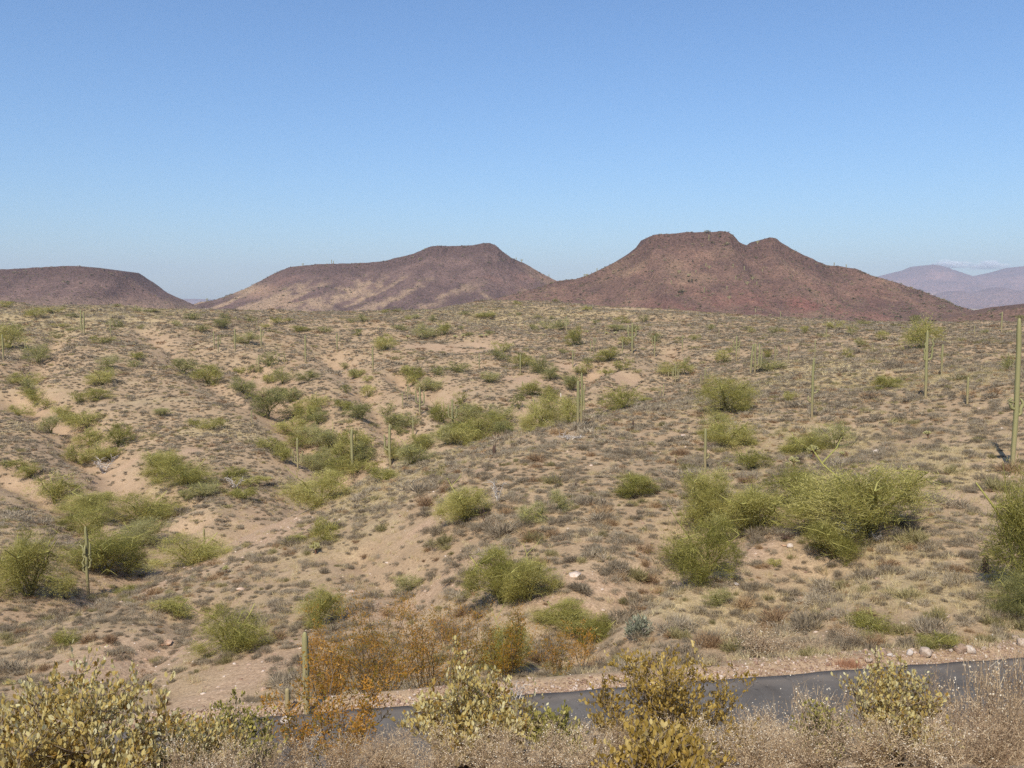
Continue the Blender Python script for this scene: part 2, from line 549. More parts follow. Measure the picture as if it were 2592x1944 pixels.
def base_z(X, Y):
    X, Y = np.asarray(X, float), np.asarray(Y, float)
    shp = np.broadcast(X, Y).shape
    X, Y = np.broadcast_to(X, shp).ravel(), np.broadcast_to(Y, shp).ravel()
    Yc = np.clip(Y, 1.0, 1200)
    q = np.c_[np.clip(X / Yc, -0.8, 0.8) * _KU, np.log(Yc)]
    out = np.empty(len(q))
    for i in range(0, len(q), 20000):
        b = q[i:i + 20000]
        k = _tps_u(((b[:, None] - _A[None]) ** 2).sum(-1))
        out[i:i + 20000] = k @ _W[:-3] + _W[-3] + b @ _W[-2:]
    return out.reshape(shp)


_GU, _GV = np.linspace(-0.8, 0.8, 321), np.linspace(0, math.log(1200), 520)
_GT = base_z(np.exp(_GV)[:, None] * _GU[None], np.exp(_GV)[:, None] + 0 * _GU[None])


def broad_z(X, Y):
    Yc = np.clip(Y, 1.0, 1199.0)
    a = (np.clip(X / Yc, -0.7999, 0.7999) + 0.8) / 1.6 * 320
    b = np.log(Yc) / math.log(1200) * 519
    i, j = np.minimum(a.astype(int), 319), np.minimum(b.astype(int), 518)
    fa, fb = a - i, b - j
    return (_GT[j, i] * (1 - fa) + _GT[j, i + 1] * fa) * (1 - fb) + (_GT[j + 1, i] * (1 - fa) + _GT[j + 1, i + 1] * fa) * fb


GULLY = []      # (x0, y0, x1, y1, half width, depth)


def gully_depth(X, Y):
    d = np.zeros(np.shape(X))
    if not GULLY:
        return d
    wx, wy = X + 1.6 * fbm(X / 7, Y / 7, 3, 141), Y + 2.2 * fbm(X / 7, Y / 7, 3, 147)
    for x0, y0, x1, y1, hw, dp in GULLY:
        ok = (Y > min(y0, y1) - 3 * hw - 4) & (Y < max(y0, y1) + 3 * hw + 4) & (X > min(x0, x1) - 3 * hw - 4) & (X < max(x0, x1) + 3 * hw + 4)
        if not np.any(ok):
            continue
        ex, ey = x1 - x0, y1 - y0
        t = np.clip(((wx[ok] - x0) * ex + (wy[ok] - y0) * ey) / (ex * ex + ey * ey + 1e-9), 0, 1)
        q = np.hypot(wx[ok] - x0 - t * ex, wy[ok] - y0 - t * ey) / hw
        d[ok] = np.maximum(d[ok], 1.35 * dp * np.exp(-q ** 1.6))
    return d


def land_z(X, Y):
    """height of the ground: the broad shape, rills and hummocks, and the graded road bench"""
    X, Y = np.asarray(X, float), np.asarray(Y, float)
    X, Y = np.broadcast_arrays(X, Y)
    z = broad_z(X, Y)
    far = sstep(24, 70, Y)
    z = z + 0.16 * fbm(X / 3.1, Y / 3.1, 4, 3) * sstep(4, 10, Y)
    z = z + far * (0.8 * fbm(X / 14, Y / 14, 4, 11) + 2.0 * sstep(70, 200, Y) * fbm(X / 46, Y / 46, 4, 23))
    z = z - far * sstep(60, 150, Y) * 1.8 * np.maximum(0, 0.18 - np.abs(fbm(X / 60, Y / 60, 3, 41))) * 5
    z = z - gully_depth(X, Y)
    s = (Y - road_far(X)) * 0.98
    k = sstep(-7.5, -ROAD_W - 0.5, s) * (1 - sstep(0.7, 3.2, s))
    k = np.where(Y > 6, k, 0)
    shoulder = 0.10 * sstep(0.15, 0.7, s) * (1 - sstep(1.3, 3.0, s))
    zr = ROAD_Z - 0.02 + shoulder + 0.03 * fbm(X / 0.9, Y / 0.9, 3, 5) * sstep(0.05, 0.4, s)
    return z * (1 - k) + zr * k


_D = np.exp(np.linspace(math.log(5.0), math.log(760), 1800))


def hit(px, py):
    """where the line of sight through a pixel first meets the ground"""
    d = ray(px, py)
    p = _D[:, None] * (d / d[1])
    under = p[:, 2] < land_z(p[:, 0], p[:, 1])
    i = int(np.argmax(under)) if under.any() else len(_D) - 1
    x, y = p[i, 0], p[i, 1]
    return np.array([x, y, float(land_z(x, y))])


# dry gullies (picture rows/cols of their beds, half width and depth in metres)
GLINES = [([(640, 920), (700, 990), (760, 1060), (830, 1140), (880, 1195)], 6, 3.0), ([(60, 985), (130, 1040), (190, 1090), (265, 1175), (330, 1235), (400, 1280), (440, 1300)], 4.5, 2.6),
          ([(1345, 1040), (1240, 1100), (1100, 1135), (960, 1175), (860, 1212), (720, 1265), (560, 1310), (400, 1360), (250, 1420), (60, 1490)], 6, 2.6),
          ([(1010, 945), (1090, 985), (1160, 1030), (1215, 1085)], 4, 2.2), ([(1500, 930), (1430, 985), (1365, 1030)], 4, 2.0), ([(20, 1180), (120, 1230), (230, 1290), (300, 1350)], 4, 1.8), ([(850, 905), (930, 985), (985, 1060), (1040, 1130)], 4, 1.8),
          ([(1780, 1340), (1700, 1420), (1600, 1500), (1500, 1590)], 2.2, 1.0), ([(900, 1390), (980, 1480), (1030, 1570), (1060, 1660)], 2.0, 0.9), ([(2100, 1420), (2000, 1480), (1900, 1560)], 2.0, 0.8), ([(500, 1530), (420, 1600), (360, 1680)], 2.0, 0.8),
          ([(1700, 880), (1640, 930), (1560, 985)], 4, 1.6), ([(360, 830), (440, 900), (540, 960), (620, 1010)], 4, 1.6), ([(150, 830), (110, 900), (70, 960)], 4, 1.6)]
_g = []
for line, hw, dp in GLINES:
    w_ = [hit(a, b) for a, b in line]
    for a, b in zip(w_[:-1], w_[1:]):
        if np.hypot(*(a - b)[:2]) < 70:
            _g.append((a[0], a[1], b[0], b[1], hw, dp))
GULLY[:] = _g

# soils that differ: bare wash gravel and straw meadows (picture row/col of their middle, half sizes)
BARE = [(1105, 880, 110, 14), (1460, 938, 80, 12), (1575, 962, 35, 14), (1330, 1035, 28, 26), (1330, 960, 60, 10), (355, 1163, 28, 22),
        (465, 1150, 36, 16), (100, 1037, 36, 12), (340, 1700, 250, 70), (560, 1760, 120, 40), (1480, 1470, 90, 40), (1020, 1530, 170, 40),
        (1925, 1385, 80, 34), (690, 1330, 150, 26), (1250, 1190, 80, 10), (2230, 940, 60, 14), (1800, 1130, 60, 16), (1100, 1300, 60, 16),
        (1420, 1560, 130, 50), (480, 1440, 80, 20), (2480, 1160, 50, 14), (1240, 885, 60, 12), (1150, 990, 40, 8)]
GRASS = [(590, 1090, 120, 24), (60, 1090, 70, 20), (390, 1260, 50, 20), (2245, 1370, 70, 40), (2300, 1500, 260, 90), (230, 790, 260, 22),
         (2400, 1180, 150, 60), (2000, 960, 130, 26), (2300, 960, 150, 40), (2050, 930, 120, 20), (1000, 1190, 120, 18), (1900, 1600, 200, 60), (1300, 800, 300, 26), (2100, 1120, 120, 40)]


def patch_world(lst):
    o = []
    for px, py, rx, ry in lst:
        c, a, b = hit(px, py), hit(px, py + ry), hit(px, py - ry)
        o.append((c[0], c[1], max(1.0, rx / FOC * c[1]), max(1.0, min(abs(b[1] - a[1]) * 0.5, 0.35 * c[1]))))
    return o


BARE_W, GRASS_W = patch_world(BARE), patch_world(GRASS)


def patch(X, Y, lst):
    v = np.zeros(np.broadcast(X, Y).shape)
    wx = X + 2.0 * fbm(X / 5, Y / 5, 3, 61) * np.minimum(1.0, Y / 100) * 2
    wy = Y + 3.0 * fbm(X / 6, Y / 6, 3, 67) * np.minimum(1.0, Y / 80) * 2
    for cx, cy_, sx, sy in lst:
        v = np.maximum(v, np.exp(-(((wx - cx) / sx) ** 2 + ((wy - cy_) / sy) ** 2) ** 1.5))
    return v


def grid_faces(nu, nv):
    i = (np.arange(nv - 1)[:, None] * nu + np.arange(nu - 1)[None]).ravel()
    return np.concatenate([np.c_[i, i + 1, i + nu + 1], np.c_[i, i + nu + 1, i + nu]])


def build_land():
    u = np.concatenate([np.linspace(-1.3, -0.64, 40)[:-1], np.linspace(-0.64, 0.64, 620), np.linspace(0.64, 1.3, 40)[1:]])
    v = np.exp(np.concatenate([np.linspace(math.log(1.2), math.log(20), 110)[:-1], np.linspace(math.log(20), math.log(620), 470), np.linspace(math.log(620), math.log(1250), 40)[1:]]))
    Y = np.repeat(v[:, None], len(u), 1)
    X = Y * u[None]
    Z = land_z(X, Y)
    X, Y, Z = X.ravel(), Y.ravel(), Z.ravel()
    me = tri_mesh('desert_ground', np.c_[X, Y, Z], grid_faces(len(u), len(v)), M['soil'], None, True,
                  {'bare': np.maximum(np.maximum(patch(X, Y, BARE_W), np.clip(gully_depth(X, Y) * 0.2, 0, 0.6)), np.where((Y > 6) & (np.abs(Y - road_far(X) - 0.0) < 0.8), 0.5, 0)), 'grass': patch(X, Y, GRASS_W)})
    o = link('desert_ground', me)
    tag(o, 'rolling tan desert hillside with pinkish bare soil and dry washes', 'hillside', None, 'structure')
    # the hilltop that the viewer stands on
    xs, ys = np.linspace(-45, 45, 60), np.linspace(-40, 7.0, 40)
    gx, gy = np.meshgrid(xs, ys)
    inside = np.abs(gx) < 1.25 * np.maximum(gy, 0)
    gz = land_z(gx, np.maximum(gy, 1.0)) - np.where(inside, 0.35, 0.02)
    n = gx.size
    me = tri_mesh('hilltop', np.c_[gx.ravel(), gy.ravel(), gz.ravel()], grid_faces(60, 40), M['soil'], None, True, {'bare': np.zeros(n), 'grass': np.full(n, 0.5)})
    tag(link('hilltop_ground', me), 'tan soil of the near hilltop', 'hillside', None, 'structure')
    # plain out to the mountains
    xs, ys = np.linspace(-12000, 12000, 60), np.linspace(-1500, 14500, 60)
    gx, gy = np.meshgrid(xs, ys)
    gz = np.full(gx.shape, -44.0)
    n = gx.size
    me = tri_mesh('desert_plain', np.c_[gx.ravel(), gy.ravel(), gz.ravel()], grid_faces(60, 60), M['soil'], None, True, {'bare': np.zeros(n), 'grass': np.full(n, 0.4)})
    tag(link('desert_plain', me), 'flat far desert plain beyond the mesas', 'plain', None, 'structure')


def build_road():
    xs = np.linspace(-60, 75, 271)
    ws = np.linspace(0, 1, 13)
    gx, gw = np.meshgrid(xs, ws)
    edge = 0.10 * fbm(gx / 0.8, gw * 0, 3, 77)
    gy = road_far(gx) - gw * (ROAD_W / 0.98) + edge * (np.abs(gw - 0.5) > 0.49)
    gz = ROAD_Z + 0.035 + 0.03 * (1 - (2 * gw - 1) ** 2)
    dust = np.clip(np.abs(2 * gw - 1) ** 4 + 0.12, 0, 1)
    v = np.c_[gx.ravel(), gy.ravel(), gz.ravel()]
    f = grid_faces(len(xs), len(ws))[:, ::-1]
    d = dust.ravel()
    k = len(v)
    # turned-down edges of the asphalt mat
    for row in (0, len(ws) - 1):
        top = np.arange(len(xs)) + row * len(xs)
        low = v[top] - np.array([0, 0, 0.09])
        v = np.vstack([v, low])
        d = np.r_[d, np.ones(len(xs))]
        lo = np.arange(len(xs)) + k
        k += len(xs)
        i = np.arange(len(xs) - 1)
        f = np.vstack([f, np.c_[top[i], top[i + 1], lo[i + 1]], np.c_[top[i], lo[i + 1], lo[i]]])
    me = tri_mesh('road', v, f, M['asphalt'], None, False, {'dust': d})
    tag(link('road', me), 'narrow dark grey asphalt road crossing below the near bushes', 'road', None, 'structure')


# ------------------------------------------------------------------ mesas and far mountains
def mesa_surface(sil, D, S, run, cap, seed, back):
    """ridge whose crest follows the skyline points, with a capped cliff and gullied talus in front"""
    P = np.array([at(px, py, D) for px, py in sil])
    step = 2.6 * S
    xs = np.arange(P[0, 0], P[-1, 0], step)
    crest = np.interp(xs, P[:, 0], P[:, 2])
    ts = np.concatenate([np.linspace(-back, 0, 14)[:-1], np.arange(0, 14 * S, 1.6 * S), np.arange(14 * S, run, step * 1.3)])
    X, T = np.meshgrid(xs, ts)
    C = np.repeat(crest[None], len(ts), 0)
    hi = sstep(0.35, 0.8, (C - (-30)) / max(1.0, crest.max() + 30))
    warp = 8 * S * fbm(X / (50 * S), T / (70 * S), 3, seed)
    depth_wob = 16 * S * fbm(X / (70 * S), X * 0, 3, seed + 3) + 5 * S * fbm(X / (16 * S), X * 0, 3, seed + 5)
    t = np.maximum(T, 0)
    capd = cap * hi * (0.5 * sstep(0, 2.0 * S, t) + 0.5 * sstep(5 * S, 8 * S, t + 2.5 * S * fbm(X / (9 * S), X * 0, 2, seed + 21)))
    H = crest.max() + 42
    slope = (C + 44 * (1 if S < 2 else 1)) * (1 - np.exp(-1.9 * np.maximum(t - 2 * S, 0) / run)) * 1.12
    z = C - capd * 0.8 - slope
    gul = np.abs(fbm((X + warp) / (38 * S), T / (260 * S), 3, seed + 7))
    fade = sstep(6 * S, 60 * S, t)
    z = z - fade * ((5.0 if S < 2 else 9.0) * S * (0.35 - gul)) + fade * (1.8 if S < 2 else 3.0) * S * fbm(X / (12 * S), T / (14 * S), 4, seed + 9)
    z = z + 1.1 * S * fbm(X / (5 * S), T / (5 * S), 3, seed + 13) * sstep(0, 2 * S, t + 1)
    z = np.where(T < 0, C - sstep(back * 0.4, back, -T) * (C + 50), z)
    Y = D - T + depth_wob
    return xs, ts, X, Y, z, T, C, gul


def mesa(name, sil, D, S, run, cap, seed, mat, label, tint, back=160.0):
    xs, ts, X, Y, Z, T, C, gul = mesa_surface(sil, D, S, run, cap, seed, back)
    v = np.c_[X.ravel(), Y.ravel(), Z.ravel()]
    px, py, _ = proj(v)
    tan, red, cp = tint(px, py, X.ravel(), T.ravel(), gul.ravel())
    crown = sstep(0.45, 0.85, ((C + 30) / (C.max() + 30)).ravel())
    cp = np.maximum(cp, crown * (1 - sstep(10 * S, 26 * S, T.ravel())) * 0.9)
    me = tri_mesh(name, v, grid_faces(len(xs), len(ts)), mat, None, True, {'tan': tan, 'red': red, 'cap': cp})
    tag(link(name, me), label, 'mountain' if S > 2 else 'mesa', None, 'structure')
    return X, Y, Z, T


def nb(x, y, s):
    return fbm(np.asarray(x) / s, np.asarray(y) / s, 4, 91)


SIL_L = [(-900, 700), (-500, 690), (-150, 686), (0, 682), (109, 676), (164, 672), (195, 673), (242, 679), (301, 687), (312, 697), (332, 710), (371, 736), (410, 753), (449, 771), (469, 783), (540, 800), (600, 810)]
SIL_M = [(380, 800), (475, 779), (504, 765), (535, 761), (566, 751), (598, 740), (641, 720), (680, 699), (703, 687), (738, 675), (801, 669), (864, 667), (923, 665), (969, 661), (1005, 652), (1048, 642), (1094, 622.5), (1137, 622), (1196, 620.5), (1223, 614.7), (1239, 614), (1255, 620.5), (1274, 638), (1294, 652), (1333, 669), (1372, 693), (1407, 709), (1470, 740), (1540, 770), (1600, 790)]
SIL_R = [(1180, 772), (1290, 748), (1360, 728), (1411, 711), (1458, 706), (1489, 697), (1528, 679), (1567, 660), (1606, 636), (1630, 617), (1639, 601), (1653, 595), (1684, 593), (1728, 589), (1787, 588), (1826, 585), (1841, 587), (1857, 597), (1868, 612), (1884, 620.5), (1908, 622), (1931, 611), (1943, 602), (1958, 600), (1972, 604), (1980, 612), (2001, 626), (2033, 646), (2072, 662), (2103, 671), (2142, 673), (2177, 681), (2208, 697), (2251, 710), (2306, 730), (2361, 751), (2415, 775), (2470, 790), (2560, 800), (2640, 806)]
SIL_D = [(2380, 812), (2460, 800), (2530, 790), (2592, 779), (2700, 765), (2900, 745), (3200, 740)]
SIL_F = [(1900, 762), (2100, 735), (2180, 716), (2236, 704.5), (2275, 695), (2310, 685), (2329, 681), (2352, 671), (2368, 669), (2392, 673), (2423, 687), (2462, 700.6), (2493, 699), (2520, 693), (2548, 687), (2592, 675), (2660, 668), (2740, 680), (2900, 672), (3100, 690), (3400, 720)]
SIL_H = [(2250, 768), (2330, 762), (2380, 752), (2420, 738), (2436, 735), (2452, 742), (2490, 744), (2520, 735), (2548, 726), (2572, 736), (2620, 745), (2720, 735), (2900, 750), (3100, 764)]
SIL_G = [(-400, 764), (200, 760), (380, 757), (437, 757), (480, 756.5), (520, 758), (600, 760), (900, 765)]


def tint_l(px, py, X, T, g):
    tan = 0.25 * sstep(0.1, 0.6, nb(X, T, 60)) + 0.35 * sstep(740, 780, py)
    return np.clip(tan, 0, 1), 0.1 * sstep(0, 0.5, nb(X, T, 90)), 0.3 * sstep(0, 0.4, nb(X + 500, T, 40))


def tint_m(px, py, X, T, g):
    st = fbm((X + 0.75 * T) / 30, T / 120, 4, 133) + 0.5 * fbm(X / 9, T / 14, 3, 135)       # bands of scree running down slantwise
    w = sstep(430, 520, px) * (1 - sstep(1180, 1330, px))
    line = 668 + 0.10 * np.abs(px - 960)
    tan = 0.85 * w * sstep(-0.08, 0.42, st + 0.02) * sstep(line, line + 55, py)
    tan = np.maximum(tan, sstep(1300, 1330, px) * 0.5 * sstep(-0.1, 0.2, nb(X, T, 40)))
    tan = np.maximum(tan, 0.9 * np.exp(-(((px - 640) / 60) ** 2 + ((py - 735) / 16) ** 2)))
    tan = np.maximum(tan, 0.85 * np.exp(-(((px - 1215 - (py - 738) * 1.3) / 8) ** 2 + ((py - 748) / 13) ** 2)))
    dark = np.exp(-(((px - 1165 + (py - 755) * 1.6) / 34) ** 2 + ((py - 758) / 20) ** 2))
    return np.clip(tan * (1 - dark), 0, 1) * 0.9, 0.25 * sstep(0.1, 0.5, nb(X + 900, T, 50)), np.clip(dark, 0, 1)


def tint_r(px, py, X, T, g):
    n = nb(X, T, 55)
    red = sstep(705, 790, py) * sstep(1560, 1760, px) * (1 - sstep(2180, 2300, px)) * sstep(-0.4, 0.35, n + 0.4 * fbm(X / 14, T / 30, 3, 7)) * 0.7
    tan = 0.4 * sstep(0.05, 0.5, nb(X + 300, T + 80, 42)) * (1 - sstep(690, 740, py)) + 0.28 * sstep(0.15, 0.5, nb(X, T + 900, 18))
    dk = 0.55 * sstep(0.05, 0.35, nb(X + 1300, T, 36)) * (1 - red)
    return np.clip(tan, 0, 1), red, dk


def tint_f(px, py, X, T, g):
    sand = 0.9 * np.exp(-(((px - 2372) / 34) ** 2 + ((py - 747) / 4) ** 2))
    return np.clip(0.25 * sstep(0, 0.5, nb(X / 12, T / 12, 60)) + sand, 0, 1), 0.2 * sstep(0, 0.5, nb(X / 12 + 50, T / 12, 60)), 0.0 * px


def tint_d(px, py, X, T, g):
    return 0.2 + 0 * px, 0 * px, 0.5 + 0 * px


# ------------------------------------------------------------------ scattered ground cover (uncountable)
def lib(name, meshes):
    c = bpy.data.collections.new(name)
    for i, me in enumerate(meshes):
        o = bpy.data.objects.new('%s_%02d' % (name, i), me)
        c.objects.link(o)
    return c


def scatter(name, coll, P, rz, scl, idx, tilt=None):
    """one object: instances of the collection's plants or stones on points"""
    me = bpy.data.meshes.new(name)
    n = len(P)
    me.vertices.add(n)
    me.vertices.foreach_set('co', np.asarray(P, np.float32).ravel())
    a = me.attributes.new('turn', 'FLOAT_VECTOR', 'POINT')
    r = np.zeros((n, 3), np.float32)
    if tilt is not None:
        r[:, :2] = tilt
    r[:, 2] = rz
    a.data.foreach_set('vector', r.ravel())
    a = me.attributes.new('size', 'FLOAT_VECTOR', 'POINT')
    a.data.foreach_set('vector', np.asarray(scl, np.float32).ravel())
    a = me.attributes.new('pick', 'INT', 'POINT')
    a.data.foreach_set('value', np.asarray(idx, np.int32))
    o = link(name, me)
    ng = bpy.data.node_groups.new(name, 'GeometryNodeTree')
    ng.interface.new_socket('Geometry', in_out='INPUT', socket_type='NodeSocketGeometry')
    ng.interface.new_socket('Geometry', in_out='OUTPUT', socket_type='NodeSocketGeometry')
    gi, go = ng.nodes.new('NodeGroupInput'), ng.nodes.new('NodeGroupOutput')
    ci = ng.nodes.new('GeometryNodeCollectionInfo')
    ci.inputs['Collection'].default_value = coll
    ci.inputs['Separate Children'].default_value = True
    ci.inputs['Reset Children'].default_value = True
    ip = ng.nodes.new('GeometryNodeInstanceOnPoints')
    ip.inputs['Pick Instance'].default_value = True

    def na(nm, typ):
        x = ng.nodes.new('GeometryNodeInputNamedAttribute')
        x.data_type = typ
        x.inputs['Name'].default_value = nm
        return x.outputs['Attribute']
    e2r = ng.nodes.new('FunctionNodeEulerToRotation')
    ng.links.new(na('turn', 'FLOAT_VECTOR'), e2r.inputs[0])
    ng.links.new(gi.outputs[0], ip.inputs['Points'])
    ng.links.new(ci.outputs[0], ip.inputs['Instance'])
    ng.links.new(na('pick', 'INT'), ip.inputs['Instance Index'])
    ng.links.new(e2r.outputs[0], ip.inputs['Rotation'])
    ng.links.new(na('size', 'FLOAT_VECTOR'), ip.inputs['Scale'])
    ng.links.new(ip.outputs[0], go.inputs[0])
    o.modifiers.new('scatter', 'NODES').node_group = ng
    return o


def unit_dirs(n, rng, zmin=-0.1):
    d = rng.normal(size=(n, 3))
    d /= np.linalg.norm(d, axis=1, keepdims=True)
    d[:, 2] = np.abs(d[:, 2]) * (1 - zmin) + zmin
    return d / np.linalg.norm(d, axis=1, keepdims=True)


def shrub_mesh(name, seed, n, w, mat, lumps=6, tall=0.6):
    """low twiggy dome, one metre across"""
    rng = np.random.default_rng(seed)
    g = Geo()
    cs = np.c_[rng.normal(0, 0.2, lumps), rng.normal(0, 0.2, lumps), np.zeros(lumps)]
    rad = rng.uniform(0.2, 0.36, lumps)
    k = rng.integers(0, lumps, n)
    d = unit_dirs(n, rng, -0.05)
    r0 = rng.uniform(0.25, 0.8, n)
    base = cs[k] + d * (rad[k] * r0)[:, None] * np.array([1, 1, tall * 1.3])
    d2 = d + rng.normal(0, 0.45, (n, 3)) + np.array([0, 0, 0.35])
    tone = np.clip(0.55 + rng.normal(0, 0.2, n), 0, 1)
    g.blades(base, d2, rng.uniform(0.12, 0.26, n), w, tone, rng)
    for i in range(5):
        a = rng.uniform(0, 2 * PI)
        g.tube([(0, 0, -0.05), (0.1 * math.cos(a), 0.1 * math.sin(a), 0.12), (0.24 * math.cos(a), 0.24 * math.sin(a), 0.28)], [0.012, 0.009, 0.004], 0.1, 3)
    return g.mesh(name, mat)


def grass_mesh(name, seed, n, w, mat):
    rng = np.random.default_rng(seed)
    g = Geo()
    b = np.c_[rng.normal(0, 0.16, n), rng.normal(0, 0.16, n), np.zeros(n) - 0.02]
    d = np.c_[rng.normal(0, 0.35, n), rng.normal(0, 0.35, n), np.ones(n)]
    g.blades(b, d, rng.uniform(0.25, 0.6, n), w, rng.uniform(0.1, 1, n), rng)
    return g.mesh(name, mat)


def rock_mesh(name, seed, mat, sub=2, flat=0.7):
    import bmesh
    bm = bmesh.new()
    bmesh.ops.create_icosphere(bm, subdivisions=sub, radius=0.5)
    rng = np.random.default_rng(seed)
    v = np.array([x.co[:] for x in bm.verts])
    for i in range(7):   # cut by planes: broken, not round
        nrm = rng.normal(size=3)
        nrm /= np.linalg.norm(nrm)
        lim = rng.uniform(0.26, 0.42)
        dd = v @ nrm
        v = v - np.maximum(0, dd - lim)[:, None] * nrm
    v = v * (1 + 0.12 * fbm(v[:, 0] * 4 + seed, v[:, 1] * 4 + v[:, 2] * 3, 3, seed)[:, None])
    v *= np.array([1, rng.uniform(0.7, 0.95), flat])
    f = np.array([[x.index for x in p.verts] for p in bm.faces])
    bm.free()
    return tri_mesh(name, v, f, mat)


# ------------------------------------------------------------------ trees and tall plants
def tree_meshes(name, seed, nclump, per, blw, mat, droop=0.0, skirt=0.12, bl=1.0):
    """unit tree, one metre wide and one high: (trunk mesh, crown mesh)"""
    rng = np.random.default_rng(seed)
    crown, wood = Geo(), Geo()
    nst = int(rng.integers(3, 6))
    stems = []
    for i in range(nst):
        a = 2 * PI * (i + rng.uniform(-0.3, 0.3)) / nst
        lean = rng.uniform(0.22, 0.42)
        p = [np.array([0.015 * math.cos(a), 0.015 * math.sin(a), -0.04])]
        hgt = rng.uniform(0.55, 0.8)
        for j in range(1, 6):
            q = j / 5
            p.append(np.array([lean * q ** 1.3 * math.cos(a), lean * q ** 1.3 * math.sin(a), hgt * q]) + rng.normal(0, 0.018, 3) * np.array([1, 1, 0.3]))
        stems.append(np.array(p))
        wood.tube(p, np.linspace(0.02, 0.006, 6), np.linspace(0.12, 0.75, 6).repeat(4), 4)
    allp = np.concatenate([s[1:] for s in stems])
    # several bushy masses of unequal height, reaching the ground, with gaps between
    nm = int(rng.integers(5, 10))
    ma = 2 * PI * (np.arange(nm) + rng.uniform(-0.35, 0.35, nm)) / nm
    mr = rng.uniform(0.10, 0.34, nm)
    mc = np.c_[mr * np.cos(ma), mr * np.sin(ma), np.where(mr > 0.22, rng.uniform(0.16, 0.45, nm), rng.uniform(0.35, 0.66, nm))]
    ms = np.c_[rng.uniform(0.13, 0.24, nm), rng.uniform(0.13, 0.24, nm), rng.uniform(0.20, 0.36, nm)]
    k = rng.integers(0, nm, nclump)
    dv = rng.normal(size=(nclump, 3))
    dv /= np.linalg.norm(dv, axis=1, keepdims=True)
    cen = mc[k] + dv * ms[k] * rng.uniform(0.45, 1.0, (nclump, 1))
    cen[:, 2] = np.clip(cen[:, 2], 0.03 + skirt * rng.uniform(0, 1, nclump), 0.92)
    for c in cen:
        b = allp[np.argmin(((allp - c) ** 2).sum(1))]
        mid = (b + c) / 2 + rng.normal(0, 0.025, 3)
        wood.tube([b, mid, c], [0.006, 0.004, 0.002], rng.uniform(0.4, 0.95), 3)
        n = int(per * rng.uniform(0.35, 1.6))
        ax = (c - np.array([0, 0, 0.15])) * np.array([1, 1, 0.9])
        ax = ax / (np.linalg.norm(ax) + 1e-6) + np.array([0, 0, 0.35 - droop])
        sz = rng.uniform(0.035, 0.085)
        p = c + rng.normal(0, 1, (n, 3)) * sz
        p[:, 2] = np.maximum(p[:, 2], 0.01)
        d = ax + rng.normal(0, 0.55 if bl > 0.9 else 0.85, (n, 3))
        ct = rng.normal(0, 0.24)
        tone = np.clip(0.5 + ct + rng.normal(0, 0.15, n), 0, 1)
        crown.blades(p, d, bl * rng.uniform(0.05, 0.15, n) * (0.8 + 0.6 * rng.uniform(size=n) ** 4), blw * rng.uniform(0.6, 1.4, n), tone, rng)
    for i in range(7):      # bare limbs that stick out of the crown
        b = allp[rng.integers(0, len(allp))]
        d = unit_dirs(1, rng, 0.15)[0] * rng.uniform(0.2, 0.42)
        m_ = b + d * 0.5 + rng.normal(0, 0.03, 3)
        e = b + d + rng.normal(0, 0.03, 3)
        wood.tube([b, m_, e], [0.007, 0.005, 0.002], rng.uniform(0.2, 1.0), 3)
        for _ in range(3):
            wood.tube([m_, m_ + rng.normal(0, 0.04, 3) + d * 0.2, m_ + rng.normal(0, 0.07, 3) + d * 0.4], [0.003, 0.002, 0.001], rng.uniform(0.2, 1.0), 3)
    return wood.mesh(name + '_trunk', M['bark'], True), crown.mesh(name + '_crown', mat)


def saguaro_column(g, path, rad, ribs, rng):
    path = np.asarray(path, float)
    m = len(path)
    k = ribs * 2
    tan = np.gradient(path, axis=0)
    tan /= np.linalg.norm(tan, axis=1, keepdims=True)
    a = np.cross(tan, np.array([0.0, 1.0, 0.0]))
    bad = np.linalg.norm(a, axis=1) < 0.1
    a[bad] = np.cross(tan[bad], np.array([1.0, 0, 0]))
    a /= np.linalg.norm(a, axis=1, keepdims=True)
    b = np.cross(tan, a)
    th = np.arange(k) * 2 * PI / k
    rr = np.where(np.arange(k) % 2 == 0, 1.0, 0.72)
    v = path[:, None] + (np.asarray(rad)[:, None] * rr[None])[..., None] * (np.cos(th)[None, :, None] * a[:, None] + np.sin(th)[None, :, None] * b[:, None])
    v = v.reshape(-1, 3)
    i = np.arange(m - 1)[:, None] * k + np.arange(k)[None]
    j = np.arange(m - 1)[:, None] * k + (np.arange(k)[None] + 1) % k
    f = np.concatenate([np.stack([i, j, j + k], -1).reshape(-1, 3), np.stack([i, j + k, i + k], -1).reshape(-1, 3)])
    top = len(v)
    v = np.vstack([v, path[-1] + tan[-1] * rad[-1] * 0.4])
    l = (m - 1) * k + np.arange(k)
    f = np.vstack([f, np.c_[l, (m - 1) * k + (np.arange(k) + 1) % k, np.full(k, top)]])
    t = np.r_[np.tile((np.arange(k) % 2 == 0).astype(float), m), 1.0]
    g.add(v, f, t)


def dome(n):
    """ring heights (0..1) and relative radii of a column that ends in a round top"""
    h = np.r_[np.linspace(-0.02, 0.9, n), 0.94, 0.97, 0.99]
    r = np.r_[0.86 + 0.14 * np.sin(np.linspace(0, 1, n) * PI * 0.8), 0.86, 0.66, 0.36]
    return h, r


